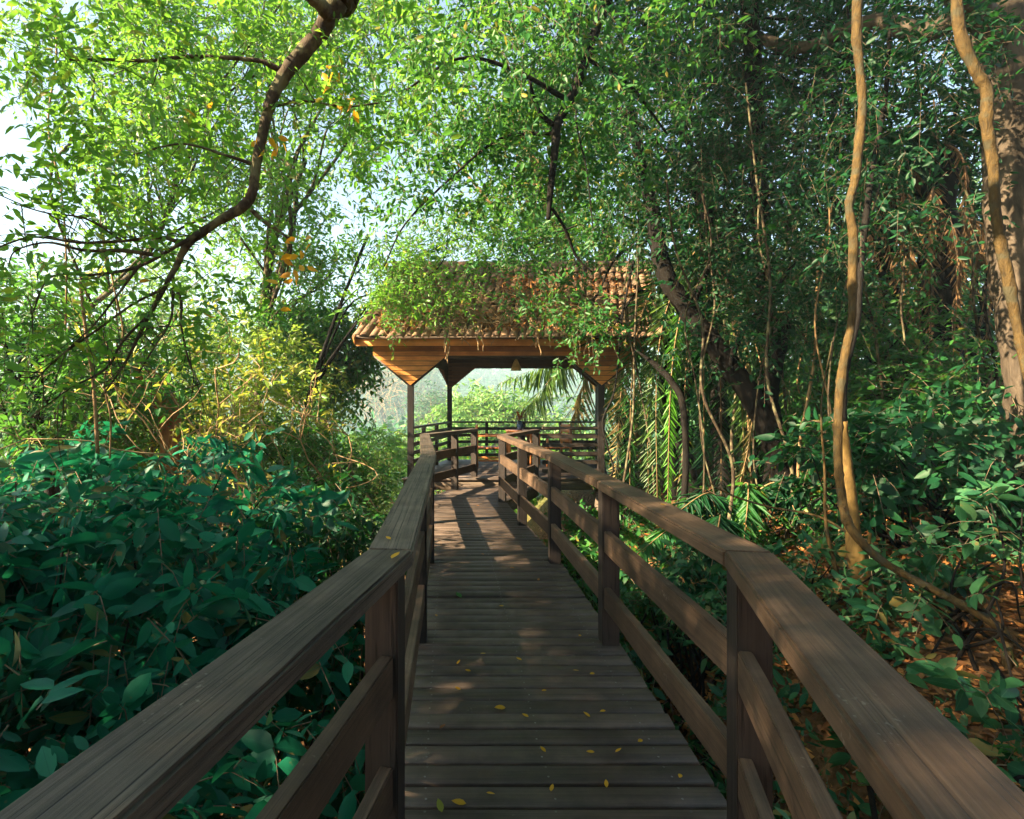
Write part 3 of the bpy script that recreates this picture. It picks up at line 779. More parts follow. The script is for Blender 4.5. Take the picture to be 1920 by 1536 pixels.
c1 = armchair((.72, 11.45, FZ + .003), R(-90), 'orange wooden armchair just left of the small table in the gazebo')
c2 = armchair((2.12, 11.55, FZ + .003), R(100), 'orange wooden armchair right of the small table, by the slatted rail')
def table():
    root = empty('table', (1.36, 11.5, FZ), 'low brown slatted table between the gazebo armchairs, under the flower vase', 'table')
    mb = MB()
    for k in range(6): mb.box((1.08, 11.22 + k * .096, .86), (1.64, 11.22 + k * .096 + .086, .885))
    link('tabletop', bevel(mb.mesh('tabletop', [M['chair']]), .004), root)
    for x in (1.11, 1.56):
        for y in (11.25, 11.70):
            b = MB(); b.box((x, y, FZ + .003), (x + .05, y + .05, .858)); link('leg', b.mesh('leg', [M['chair']]), root)
    b = MB(); b.box((1.165, 11.26, .78), (1.555, 11.285, .855)); b.box((1.165, 11.715, .78), (1.555, 11.74, .855)); link('apron', b.mesh('apron', [M['chair']]), root)
table()
def vase():
    rng = np.random.default_rng(5)
    x, y, z = 1.37, 11.45, .888
    root = empty('flower_vase', (x, y, z), 'dark blue vase of spiky red flowers standing on the gazebo table', 'vase')
    mb = MB(); h = np.array([0, .01, .06, .12, .17, .20, .20, .12]); r = np.array([.04, .055, .07, .072, .055, .06, .048, .04])
    mb.tube(np.stack([np.full(8, x), np.full(8, y), z + h], -1), r, 16)
    link('vase', mb.mesh('vase', [plain('blue_glaze', (.02, .05, .12), .2)], True), root)
    n = 26; th = rng.uniform(0, 6.28, n); ph = rng.uniform(.25, 1.3, n)
    d = np.stack([np.cos(th) * np.cos(ph), np.sin(th) * np.cos(ph), np.sin(ph)], -1)
    lb = MB(); leaves(lb, np.array([x, y, z + .2]) + d * .03, d, np.tile([0, 0, 1.], (n, 1)) + d * -.2, rng.uniform(.22, .36, n), rng.uniform(.03, .045, n), T11, .25)
    link('flowers', lb.mesh('flowers', [M['lf_red']]), root)
    for k in range(5):
        p = np.array([x, y, z + .18]); e = p + np.array([rng.normal() * .10, rng.normal() * .08, .2 + rng.uniform(0, .12)])
        st = MB(); st.tube(smooth_path([p, (p + e) / 2 + rng.normal(size=3) * .02, e], 3), .006, 5); link('stem', st.mesh('stem', [M['lf_red']]), root)
vase()
def lantern():
    x, y = 1.24, 11.0
    root = empty('hanging_lantern', (x, y, 2.14), 'small pale yellow conical lantern hanging under the gazebo roof', 'lantern')
    mb = MB(); h = np.array([.24, .22, .17, .09, .0, .0]); r = np.array([.01, .03, .055, .085, .115, .10])
    mb.tube(np.stack([np.full(6, x), np.full(6, y), 2.14 + h], -1), r, 18)
    link('shade', mb.mesh('shade', [plain('straw', (.80, .64, .27), .7)], True), root)
    c = MB(); c.tube([(x, y, 2.38), (x, y, 4.4)], .006, 6); link('cord', c.mesh('cord', [M['beam']]), root)
lantern()

# ------------------------------------------------------------------ hand-laid branches, lianas and trunks
def pxpath(pts, n=7):
    """pts: (px, py, Y, radius in photo pixels)"""
    w = np.array([P(a, b, y) for a, b, y, r in pts]); r = np.array([r * y / FPX for a, b, y, r in pts])
    return smooth_path(np.concatenate([w, r[:, None]], 1), n)
def pxtube(mb, pts, k=9, wob=.05, rng=None, mi=0, n=7):
    q = pxpath(pts, n)
    mb.tube(q[:, :3], np.maximum(q[:, 3], .0015), k, mi, wob, rng or np.random.default_rng(1))
    return q[:, :3]

def overhanging_tree():
    rng = np.random.default_rng(31)
    root = empty('overhanging_tree', (2.6, -2.2, float(gz(2.6, -2.2))), 'tree whose bent mossy branch reaches in from the top and forks down to the left', 'tree')
    tb = MB()
    # trunk behind the camera and the limb arching forward over the walkway
    b0 = np.array([2.6, -2.2, float(gz(2.6, -2.2)) - .2]); top = P(655, -70, 3.5)
    pth = smooth_path([b0, b0 + [-.1, .1, 2.6], b0 + [-.35, .5, 5.0], [1.2, .6, 6.0], [0, 2.2, 5.5], top, P(632, 0, 3.55)], 9)
    tb.tube(pth, np.linspace(.26, .095, len(pth)), 12, 0, .05, rng)
    st = MB(); pxtube(st, [(520, -70, 3.3, 9), (575, -12, 3.42, 11), (605, 14, 3.5, 13), (618, 34, 3.57, 12)], 10, .06, rng)
    Y = 3.6; main = [(632, 0, 3.55, 22), (600, 60, Y, 15), (545, 125, Y, 13.5), (512, 180, Y, 11), (495, 240, Y, 9.5), (480, 310, Y, 9), (473, 360, Y, 9), (455, 388, Y, 9.5), (410, 415, Y, 8), (355, 455, Y, 7.5), (330, 500, Y, 5.5), (300, 555, 3.55, 4.2), (265, 620, 3.5, 3.2), (235, 680, 3.45, 2.2), (190, 745, 3.4, 1.5)]
    q = pxtube(tb, main, 10, .07, rng)
    subs = [
        [(525, 132, Y, 6), (480, 113, 3.55, 4.5), (360, 106, 3.5, 4), (280, 114, 3.45, 3.5), (200, 112, 3.4, 3), (130, 112, 3.3, 2)],
        [(345, 458, Y, 5), (300, 445, 3.55, 3.5), (230, 452, 3.5, 3), (150, 455, 3.4, 2.5), (60, 445, 3.3, 2), (-20, 470, 3.2, 1.5)],
        [(385, 432, Y, 5), (330, 462, 3.5, 4), (260, 500, 3.45, 3.2), (180, 515, 3.4, 2.6), (95, 520, 3.3, 1.8), (60, 590, 3.3, 1.2)],
        [(300, 480, 3.55, 4), (230, 470, 3.5, 3.5), (160, 470, 3.4, 3), (90, 455, 3.3, 2), (30, 470, 3.3, 1.5), (15, 500, 3.3, 1)],
        [(470, 393, Y, 5), (495, 415, 3.65, 4), (520, 432, 3.7, 3), (545, 455, 3.7, 2.6), (540, 500, 3.75, 2), (528, 545, 3.8, 1.2)],
        [(322, 515, Y, 4), (328, 540, 3.55, 3.2), (340, 565, 3.5, 2.6), (340, 610, 3.5, 2), (355, 680, 3.45, 1.8), (375, 720, 3.4, 1.2)],
        [(310, 540, 3.55, 3.5), (250, 570, 3.5, 2.5), (180, 620, 3.4, 2.2), (110, 670, 3.3, 1.6), (60, 720, 3.3, 1)],
        [(280, 590, 3.5, 3), (230, 640, 3.45, 2.5), (200, 690, 3.4, 2.2), (130, 730, 3.3, 1.8), (60, 780, 3.25, 1.4)],
        [(260, 500, 3.45, 2.5), (215, 560, 3.4, 2), (175, 610, 3.35, 1.8), (100, 680, 3.3, 1.4)],
        [(325, 540, 3.55, 3), (320, 600, 3.5, 2), (290, 650, 3.45, 1.8), (260, 700, 3.4, 1.2)],
        [(480, 310, Y, 4), (420, 290, 3.5, 2.5), (340, 270, 3.4, 2), (250, 290, 3.3, 1.4)],
        [(505, 200, Y, 4), (570, 190, 3.7, 2.5), (650, 200, 3.8, 2), (730, 190, 3.9, 1.4)],
        [(230, 452, 3.5, 2.5), (160, 410, 3.4, 1.8), (90, 400, 3.3, 1.5), (20, 380, 3.2, 1)],
    ]
    tips = []
    for s in subs: tips.append(pxtube(tb, s, 6, .06, rng))
    tw = MB()
    for _ in range(110):
        src = tips[rng.integers(len(tips))] if rng.uniform() < .8 else q[len(q) // 2:]
        p = src[rng.integers(len(src) // 6, len(src))]; d = nrm(rng.normal(size=3) + [-.7, 0, -.35]); L = rng.uniform(.15, .6)
        tw.tube(smooth_path([p, p + d * L * .5 + rng.normal(size=3) * .05, p + d * L + rng.normal(size=3) * .08 + [0, 0, -.06]], 4), np.linspace(.0042, .0012, 9), 4)
    link('twig', tw.mesh('twig', [M['bark_br']], True), root)['kind'] = 'stuff'
    link('trunk', tb.mesh('trunk', [M['bark_br']], True), root)
    link('limb', st.mesh('limb', [M['bark_br']], True), root)
    cb = MB()
    # leaves along every thin branch, and loose clusters between them
    for t in tips:
        i = rng.integers(len(t) // 5, len(t), 7)
        sprays(cb, rng, t[i] + rng.normal(size=(7, 3)) * .01, rng.normal(size=(7, 3)) + [-.2, 0, -.1], .26, 7, .075, T6, .4, .42, 0, 1, .0018)
    blobs = [(110, 215, 130, 70, 3.5, 11), (235, 330, 110, 90, 3.5, 20), (420, 85, 150, 80, 3.7, 15), (215, 50, 190, 70, 3.5, 17), (600, 255, 110, 100, 3.9, 10), (690, 120, 130, 110, 4.0, 18),
             (320, 210, 120, 60, 3.6, 13), (60, 110, 90, 90, 3.3, 9), (60, 590, 90, 80, 3.3, 11), (25, 330, 70, 60, 3.3, 6), (10, 430, 60, 40, 3.2, 3), (120, 420, 70, 40, 3.4, 4), (300, 640, 120, 90, 3.6, 7), (440, 560, 90, 60, 3.8, 4), (285, 470, 50, 70, 3.7, 5), (800, 60, 120, 80, 4.2, 13)]
    for x, y, rx, ry, Yb, k in blobs:
        crown_fill(cb, rng, P(x, y, Yb), px_rad(rx, ry, Yb, .35), k, 4, .12, .078, 8, .27, T6, .4, .42, .2, 0, 1, .0018)
    crown_fill(cb, rng, np.array([.3, -2.2, 7.6]), np.array([5.2, 3.6, 1.6]), 120, 10, .6, .15, 8, .6, T4, .35, .5, .3, 0, 1, .004)  # unseen upper crown added behind the view to keep the near deck dark
    link('crown', cb.mesh('crown', [M['lf_bright'], M['twig']]), root)
    # a few yellow leaves
    yb = MB(); pts = np.array([P(x + rng.normal() * 14, y + rng.normal() * 14, 3.6 + rng.normal() * .1) for x, y in
                               [(505, 265)] * 9 + [(548, 515)] * 10 + [(575, 455)] * 4 + [(600, 130)] * 3 + [(650, 190)] * 5 + [(480, 300)] * 2 + [(350, 215), (390, 200), (270, 525), (610, 200), (660, 180), (650, 195), (620, 150), (545, 420), (400, 560), (520, 570)]])
    leaves(yb, pts, rng.normal(size=(len(pts), 3)) + [0, 0, -.8], rng.normal(size=(len(pts), 3)), .085, .042, T6)
    o = link('yellow_leaf', yb.mesh('yellow_leaf', [M['lf_gold']]), root); o['kind'] = 'stuff'
overhanging_tree()

def liana(name, label, pts, mat='liana', seed=1, k=10, rings=True, cat='liana', group=None, extra=(), leafy=0):
    rng = np.random.default_rng(seed)
    q = pxpath(pts, 9); n = len(q)
    rad = q[:, 3] * .74
    if rings:
        rad *= 1 + .16 * np.maximum(0, np.sin(np.arange(n) * .62 + .8 * np.sin(np.arange(n) * .13))) ** 10 + rng.normal(size=n) * .035 + .08 * np.sin(np.arange(n) * .21)
    mb = MB(); mb.tube(q[:, :3], rad, k, 0, .03, rng)
    for e in extra: pxtube(mb, e, 7, .05, rng)
    root = empty(name, q[-1, :3], label, cat, group)
    link('stem', mb.mesh('stem', [M[mat]], True), root)
    if leafy:
        lb = MB(); i = rng.integers(0, n, leafy)
        sprays(lb, rng, q[i, :3], rng.normal(size=(leafy, 3)), .25, 6, .07, T6, .5, .45, 0, 1, .0015)
        link('leaf', lb.mesh('leaf', [M['lf_mid'], M['twig']]), root)['kind'] = 'stuff'
    return root

liana('liana', 'long smooth tan liana hanging from the top and sweeping right over the leaf litter',
      [(1612, -60, 4.6, 11), (1606, 50, 4.6, 10.5), (1612, 130, 4.6, 10), (1617, 200, 4.6, 10), (1610, 275, 4.6, 10), (1603, 340, 4.6, 10), (1592, 385, 4.6, 10.5), (1600, 445, 4.6, 10), (1598, 520, 4.6, 10), (1597, 600, 4.6, 10), (1582, 680, 4.6, 10.5), (1573, 760, 4.6, 10), (1571, 850, 4.55, 10.5), (1577, 920, 4.5, 10.5), (1592, 985, 4.4, 10), (1645, 1045, 4.3, 9.5), (1720, 1090, 4.2, 10), (1800, 1132, 4.1, 10), (1870, 1175, 4.0, 10), (1889, 1205, 4.0, 12), (1888, 1255, 3.95, 10), (1902, 1320, 3.9, 9.5), (1912, 1380, 3.85, 9), (1925, 1480, 3.8, 9), (1960, 1580, 3.75, 9)], seed=41)
liana('liana', 'thick yellowish liana in front of the big grey trunk at the top right',
      [(1790, -60, 3.9, 11), (1800, 60, 3.9, 12), (1828, 130, 3.9, 12), (1850, 170, 3.9, 13), (1850, 230, 3.9, 12), (1862, 310, 3.9, 11), (1866, 390, 3.9, 11.5), (1877, 460, 3.9, 11), (1892, 530, 3.9, 12), (1905, 600, 3.9, 11), (1925, 690, 3.85, 11), (1960, 790, 3.8, 11), (2010, 950, 3.7, 11), (2070, 1200, 3.6, 12), (2110, 1400, 3.6, 13)], seed=42)
liana('liana', 'thin looping vine strung between the palm fronds and the yellow trunk',
      [(1330, 905, 5.6, 2), (1370, 928, 5.5, 2.5), (1440, 950, 5.4, 2.8), (1510, 962, 5.2, 3), (1550, 975, 5.1, 3.2), (1590, 998, 5.0, 3), (1625, 1000, 5.0, 2)], seed=43, k=6, rings=False,
      extra=[[(1560, 640, 5.15, .8), (1540, 760, 5.1, 1.6), (1546, 880, 5.1, 2.2), (1548, 975, 5.1, 3), (1560, 1040, 5.1, 4), (1578, 1105, 5.1, 5)]])
liana('liana', 'dark wavy vine hanging beside the right gazebo post',
      [(1190, 480, 8.6, 3), (1165, 600, 8.6, 3), (1160, 670, 8.6, 2.2), (1150, 740, 8.6, 2.4), (1130, 790, 8.6, 2.4), (1140, 840, 8.6, 2.2), (1150, 880, 8.6, 2.2), (1138, 915, 8.6, 2), (1140, 1010, 8.6, 2)], 'bark_dk', seed=44, k=6, rings=False)
for i, (x, y0, y1, Yd, lab) in enumerate([(1330, 330, 940, 7.4, 'thin straight vine hanging before the darkest palm frond'), (1435, 300, 1010, 7.0, 'thin vine hanging left of the leaning dark trunk'),
        (1700, 300, 640, 6.0, 'thin dark vine hanging between the tan liana and the dead palm fronds'), (1305, 350, 960, 6.8, 'thin vine crossing the bright green palm frond'), (108, -20, 620, 4.6, 'pale thin vine hanging through the bright leaves at the upper left'), (215, 480, 860, 4.2, 'pair of thin stems rising from the big-leaf bush into the bright canopy')]):
    r = np.random.default_rng(60 + i)
    xs = [x + r.normal() * 12 for _ in range(6)]
    liana('vine', lab, [(xx, y0 + (y1 - y0) * t, Yd, 2.2) for xx, t in zip(xs, np.linspace(0, 1, 6))], 'bark_tan' if i >= 4 else 'bark_br', 70 + i, 6, False, 'vine',
          extra=[[(150, 530, 4.4, 3), (163, 640, 4.3, 3), (175, 720, 4.3, 3.2), (183, 850, 4.2, 3.4)]] if i == 5 else ())

def thin_stems():
    r = np.random.default_rng(55)
    for i in range(30):
        x = r.uniform(1170, 1900); Yd = r.uniform(6.2, 9.5); y0 = r.uniform(150, 420); y1 = min(1080, 980 + r.uniform(-60, 120))
        dx = r.normal() * 70; rd = r.uniform(1.4, 4.2)
        pts = [(x + dx * (t - .5) + r.normal() * 14, y0 + (y1 - y0) * t, Yd + r.normal() * .15, rd * (.55 + .6 * t)) for t in np.linspace(0, 1, 6)]
        liana('thin_stem', 'one of the many thin bare stems tangled in the shaded right-hand wood', pts, ['bark_dk', 'bark_br', 'bark_br', 'bark_tan'][i % 4], 500 + i, 6, False, 'stem', 'thin stems in the right-hand wood')
thin_stems()

# big trunk at the right edge, its crown spreading above the frame
def big_tree():
    rng = np.random.default_rng(81)
    base = P(1990, 1180, 5.6); base[2] = float(gz(base[0], base[1]))
    root = empty('big_tree', base, 'massive grey-brown trunk with cracked bark at the right edge', 'tree')
    tb = MB()
    pxtube(tb, [(2010, 1250, 5.6, 75), (1990, 1000, 5.6, 62), (1960, 750, 5.6, 54), (1925, 560, 5.6, 47), (1905, 400, 5.6, 44), (1897, 250, 5.6, 42), (1885, 100, 5.6, 44), (1870, -60, 5.6, 40), (1840, -220, 5.6, 34), (1790, -420, 5.6, 26)], 16, .05, rng)
    pxtube(tb, [(1890, 110, 5.6, 26), (1850, 40, 5.4, 24), (1790, -20, 5.2, 22), (1700, -120, 5.0, 20), (1560, -260, 4.9, 15), (1300, -420, 4.8, 10)], 10, .06, rng)
    pxtube(tb, [(1880, -40, 5.6, 24), (1740, 60, 6.2, 18), (1640, 40, 6.6, 14), (1500, 90, 7.2, 11), (1400, 70, 7.6, 8), (1300, 120, 8, 5)], 9, .06, rng)
    cen = np.array([2.2, 5.4, 9.6]); rad = np.array([6.0, 4.4, 1.9])  # crown placed out of view and thickened to shade the wood and deck
    cb = MB(); cc = crown_fill(cb, rng, cen, rad, 250, 14, .62, .16, 8, .6, T4, .35, .5, .3, 0, 1, .004)
    for tg in cc[rng.permutation(len(cc))[:16]]:
        s = P(1790, -420, 5.6); tb.tube(smooth_path([s, (s + tg) / 2 + rng.normal(size=3) * .3, tg], 5), np.linspace(.09, .02, 11), 5)
    link('trunk', tb.mesh('trunk', [M['bark_big']], True), root)
    link('crown', cb.mesh('crown', [M['lf_dark'], M['twig']]), root)
big_tree()

def leaning_tree():
    rng = np.random.default_rng(91)
    Y = 7.6; base = P(1575, 1130, Y); base[2] = float(gz(base[0], base[1])) - .1
    root = empty('leaning_tree', base, 'dark V-shaped tree leaning left toward the tiled roof, with one stem cut off', 'tree')
    tb = MB()
    pxtube(tb, [(1590, 1180, Y, 30), (1550, 1070, Y, 27), (1510, 980, Y, 25), (1475, 895, Y, 24), (1445, 810, Y, 22), (1400, 730, Y, 20), (1345, 655, Y, 19), (1290, 585, Y, 17), (1255, 530, Y, 16), (1235, 470, Y, 15), (1225, 400, Y, 13), (1200, 300, 7.5, 10), (1180, 200, 7.4, 7)], 12, .07, rng)
    pxtube(tb, [(1470, 890, Y, 22), (1450, 820, Y, 20), (1440, 750, Y, 18), (1448, 690, Y, 17), (1460, 640, Y, 16), (1468, 598, Y, 15), (1469, 588, Y, 14.5)], 12, .06, rng)
    pxtube(tb, [(1400, 735, Y, 8), (1370, 690, 7.5, 6), (1390, 630, 7.4, 5), (1440, 560, 7.3, 4), (1500, 480, 7.2, 3)], 7, .06, rng)
    pxtube(tb, [(1290, 590, Y, 8), (1320, 520, 7.7, 6), (1360, 430, 7.7, 5), (1420, 330, 7.7, 3.5)], 7, .06, rng)
    pxtube(tb, [(1190, 655, 8.1, 1), (1235, 690, 8, 6), (1262, 720, 7.9, 6.5), (1280, 760, 7.8, 6.5), (1286, 860, 7.8, 6), (1280, 1000, 7.8, 7)], 7, .06, rng)
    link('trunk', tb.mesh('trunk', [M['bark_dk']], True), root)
    cut = MB(); pxtube(cut, [(1469, 587.5, Y, 14), (1469, 585, Y, 13.6)], 12, 0, rng); link('cut_end', cut.mesh('cut_end', [plain('cut_wood', (.5, .33, .14), .8)], True), root)
    cb = MB()
    for x, y, rx, ry, Yb, k in [(1270, 330, 150, 130, 7.5, 28), (1430, 480, 130, 100, 7.3, 34), (1380, 620, 90, 60, 7.2, 12), (1180, 200, 150, 110, 7.4, 30), (1500, 560, 70, 80, 7.2, 14)]:
        crown_fill(cb, rng, P(x, y, Yb), px_rad(rx, ry, Yb, .8), k, 10, .3, .10, 9, .40, T6, .4, .4, .3, 0, 1, .0025)
    link('crown', cb.mesh('crown', [M['lf_dark'], M['twig']]), root)
leaning_tree()

def yellow_trunk():
    rng = np.random.default_rng(92); Y = 5.0
    base = P(1620, 1130, Y); base[2] = min(base[2], float(gz(base[0], base[1])))
    root = empty('slender_tree', base, 'slender yellow-barked trunk with a broken branch stub behind the tan liana', 'tree')
    tb = MB(); pxtube(tb, [(1630, 1150, Y, 22), (1618, 1090, Y, 18), (1603, 1030, Y, 14.5), (1595, 950, Y, 12), (1588, 880, Y, 10), (1578, 790, Y, 9)], 10, .07, rng)
    ub = MB(); pxtube(ub, [(1578, 791, Y, 8.9), (1584, 700, 5.05, 6.5), (1606, 600, 5.1, 6), (1615, 480, 5.2, 6), (1632, 340, 5.3, 5), (1660, 180, 5.4, 4), (1670, 40, 5.5, 3)], 10, .07, rng)
    link('upper_stem', ub.mesh('upper_stem', [M['bark_dk']], True), root)
    link('trunk', tb.mesh('trunk', [M['bark_ye']], True), root)
    sb = MB(); pxtube(sb, [(1622, 1128, Y, 11), (1600, 1118, 4.95, 11), (1575, 1106, 4.9, 12), (1566, 1102, 4.88, 12)], 9, .08, rng)
    pxtube(sb, [(1612, 1060, Y, 5), (1626, 1030, 4.95, 4), (1632, 1000, 4.9, 2.5)], 6, .05, rng)
    link('branch_stub', sb.mesh('branch_stub', [M['bark_ye']], True), root)
    cb = MB()
    for x, y, rx, ry, Yb, k in [(1660, 180, 150, 150, 5.5, 26), (1640, 420, 110, 110, 5.6, 14), (1560, 300, 90, 120, 5.6, 12), (1760, 80, 100, 80, 5.0, 12)]:
        crown_fill(cb, rng, P(x, y, Yb), px_rad(rx, ry, Yb, .5), k, 8, .24, .085, 9, .34, T6, .4, .42, .3, 0, 1, .002)
    link('crown', cb.mesh('crown', [M['lf_dark'], M['twig']]), root)
yellow_trunk()

def hanging_branch():
    rng = np.random.default_rng(93)
    base = np.array([5.1, 8.9, float(gz(5.1, 8.9))])
    root = empty('forked_tree', base, 'tree with a thin forked branch hanging down above the roof middle', 'tree')
    tb = MB()
    pth = smooth_path([base - [0, 0, .2], base + [.05, -.1, 2], base + [-.3, -.5, 4.6], P(1380, -160, 6.8), P(1210, -140, 5.6), P(1142, -15, 5.2)], 7)
    tb.tube(pth, np.linspace(.17, .06, len(pth)), 9, 0, .05, rng)
    pxtube(tb, [(1142, -15, 5.2, 12), (1112, 70, 5.2, 9), (1092, 130, 5.2, 9), (1068, 190, 5.2, 9), (1045, 232, 5.2, 9), (1042, 265, 5.2, 8), (1036, 320, 5.2, 6.5), (1031, 370, 5.2, 5.5), (1028, 412, 5.2, 4)], 9, .07, rng)
    pxtube(tb, [(1042, 238, 5.2, 5), (1015, 215, 5.15, 4.5), (1000, 180, 5.1, 4), (992, 145, 5.1, 2.5)], 7, .05, rng)
    pxtube(tb, [(1035, 390, 5.2, 3), (1060, 430, 5.3, 3), (1080, 480, 5.4, 2.4), (1110, 510, 5.4, 1.5)], 6, .05, rng)
    pxtube(tb, [(1092, 130, 5.2, 2), (1080, 220, 5.1, 1.6), (1100, 320, 5.1, 1.6), (1112, 430, 5.1, 1.2)], 5, .05, rng)
    for s in [[(1068, 190, 5.2, 5), (960, 130, 5.0, 4), (860, 110, 4.9, 3), (760, 170, 4.8, 2)], [(1045, 250, 5.2, 4), (940, 260, 5.4, 3), (850, 330, 5.6, 2.4), (760, 420, 5.8, 2), (720, 500, 6, 1.2)], [(1100, 110, 5.2, 4), (1180, 160, 5.6, 3), (1250, 250, 6, 2)]]:
        pxtube(tb, s, 6, .06, rng)
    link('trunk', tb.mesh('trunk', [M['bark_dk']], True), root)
    cb = MB()
    for x, y, rx, ry, Yb, k in [(900, 100, 130, 100, 5.2, 22), (1010, 60, 120, 80, 5.2, 20), (880, 250, 120, 90, 5.5, 17), (990, 310, 120, 90, 5.7, 20), (790, 370, 90, 90, 5.9, 10), (1120, 260, 90, 130, 5.7, 20), (1230, 90, 100, 90, 5.6, 20), (730, 240, 90, 100, 5.6, 10)]:
        crown_fill(cb, rng, P(x, y, Yb), px_rad(rx, ry, Yb, .55), k, 7, .2, .092, 9, .34, T6, .4, .42, .25, 0, 1, .002)
    link('crown', cb.mesh('crown', [M['lf_mid'], M['twig']]), root)
hanging_branch()

# ------------------------------------------------------------------ palms
def frond(parent, a, mid, b, Ll, nl, mat, seed, wid=.035, hang=.7, rach=.014, name='frond', rmat='bark_tan', face=None):
    """feather frond: rachis a-mid-b, hanging leaflets both sides"""
    rng = np.random.default_rng(seed)
    p = smooth_path([a, mid, b], 14); n = len(p)
    mb = MB(); mb.tube(p, rach * (1 - .8 * np.linspace(0, 1, n)), 5, 1)
    t = np.linspace(.06, .995, nl); idx = t * (n - 1); i0 = np.clip(idx.astype(int), 0, n - 2); f = (idx - i0)[:, None]
    q = p[i0] * (1 - f) + p[i0 + 1] * f; T = nrm(p[i0 + 1] - p[i0])
    side = nrm(np.cross(T, np.tile([0, 0, 1.], (nl, 1)) + .001))
    if face is not None: side = nrm(np.cross(T, np.tile(np.asarray(face, float) + rng.normal(size=3) * .35, (nl, 1))))
    for s in (-1, 1):
        m = rng.uniform(size=nl) > .06
        d = side * s + T * (.55 + .3 * t[:, None]) + np.array([0, 0, -1.]) * hang * rng.uniform(.4, 1.6, (nl, 1)) + rng.normal(size=(nl, 3)) * .19
        L = Ll * (np.sin(np.pi * np.clip(t * .85 + .14, 0, 1)) ** .6) * rng.uniform(.6, 1.15, nl)
        up = np.cross(side * s, T) * s + rng.normal(size=(nl, 3)) * .3 + np.array([0, 0, .4])
        leaves(mb, q[m], d[m], up[m], L[m], wid * rng.uniform(.8, 1.2, m.sum()), T6, rng.uniform(.1, .5, m.sum()))
    return link(name, mb.mesh(name, [M[mat], M[rmat]]), parent)

def palm(name, label, base, h, lean, r, fr, group='palms'):
    root = empty(name, base, label, 'palm', group)
    rng = np.random.default_rng(int(abs(base[0] * 100)) + 7)
    top = np.asarray(base) + np.array([lean[0], lean[1], h])
    tb = MB(); p = smooth_path([np.asarray(base) - [0, 0, .2], (np.asarray(base) + top) / 2 + [lean[0] * .15, 0, 0], top], 12)
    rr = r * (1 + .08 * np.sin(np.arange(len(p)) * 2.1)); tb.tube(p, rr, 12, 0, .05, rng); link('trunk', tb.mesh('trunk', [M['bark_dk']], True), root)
    for k, (a, m_, b, Ll, nl, mat, hang) in enumerate(fr):
        frond(root, top if a is None else a, m_, b, Ll, nl, mat, 1000 + k + int(abs(base[0] * 10)), hang=hang)
    return root

def W(*a): return P(*a)
# palm beside the right gazebo post: fronds droop in curtains (each frond given by photo position and depth)
bp = np.array([W(1360, 1000, 9.4)[0], 9.4, float(gz(4.8, 9.4))])
_f = (.25, -1, .25)
def curtain_palm():
    root = palm('palm', 'leafy palm right of the gazebo with curtains of hanging fronds lit from the left', bp, 4.9, (-.25, .0), .15, [
        (None, W(1460, 400, 9.2), W(1580, 560, 8.8), .7, 60, 'lf_palm', .7), (None, W(1330, 380, 10), W(1220, 400, 10.6), .7, 60, 'lf_palm', .8), (None, W(1500, 520, 9.2), W(1600, 760, 8.8), .7, 60, 'lf_palm', .8)])
    top = bp + np.array([-.25, 0, 4.9])
    for k, (xm, ym, xb, yb, Yb, L, nl, mat, hang) in enumerate([
        (1185, 640, 1150, 930, 9.0, .42, 95, 'lf_palm_old', .12), (1200, 600, 1178, 1010, 8.6, .45, 110, 'lf_mid', .3), (1225, 660, 1215, 960, 8.9, .40, 95, 'lf_palm', .35),
        (1240, 620, 1232, 1010, 8.2, .42, 100, 'lf_palm', .4), (1266, 640, 1250, 985, 8.1, .34, 100, 'lf_palm_br', .9), (1290, 640, 1278, 1010, 8.3, .42, 100, 'lf_mid', .3),
        (1320, 660, 1322, 1040, 8.2, .46, 110, 'lf_dark', .2), (1350, 690, 1352, 1000, 8.4, .46, 100, 'lf_dark', .25), (1385, 690, 1398, 1030, 8.0, .44, 95, 'lf_palm', .4),  # shade on the first two fronds is put into the dark leaf colour
        (1410, 720, 1372, 980, 7.7, .24, 90, 'lf_palm_old', 1.4), (1430, 700, 1445, 1010, 8.2, .42, 95, 'lf_mid', .5), (1470, 720, 1500, 980, 8.1, .42, 90, 'lf_palm', .5),
        (1215, 560, 1140, 760, 9.6, .5, 80, 'lf_palm', .4), (1300, 560, 1260, 800, 9.3, .5, 85, 'lf_palm', .4), (1390, 560, 1440, 820, 9.0, .5, 85, 'lf_palm', .5)]):
        frond(root, top, W(xm, ym, Yb + .35), W(xb, yb, Yb), L, nl, mat, 3000 + k, .026, hang, .013, 'frond', 'bark_tan', _f)
curtain_palm()
bp2 = np.array([5.0, 15.5, float(gz(5.0, 15.5))])
palm('palm', 'pale sunlit palm behind the gazebo, its feather fronds arching left under the roof', bp2, 7.0, (-.7, -.3), .16, [
    (None, W(1080, 640, 15.2), W(935, 720, 15), 1.1, 80, 'lf_palm', 1.0), (None, W(1060, 660, 15), W(970, 790, 14.6), 1.1, 85, 'lf_palm', 1.1), (None, W(1110, 660, 15), W(1060, 830, 14.6), 1.1, 85, 'lf_palm_old', 1.1),
    (None, W(1150, 700, 15), W(1110, 880, 14.6), 1.0, 75, 'lf_palm', 1.1), (None, W(1200, 640, 15), W(1190, 850, 14.6), 1.0, 75, 'lf_palm_old', 1.1), (None, W(1250, 600, 15), W(1330, 700, 14.6), 1.0, 60, 'lf_palm', .9)])
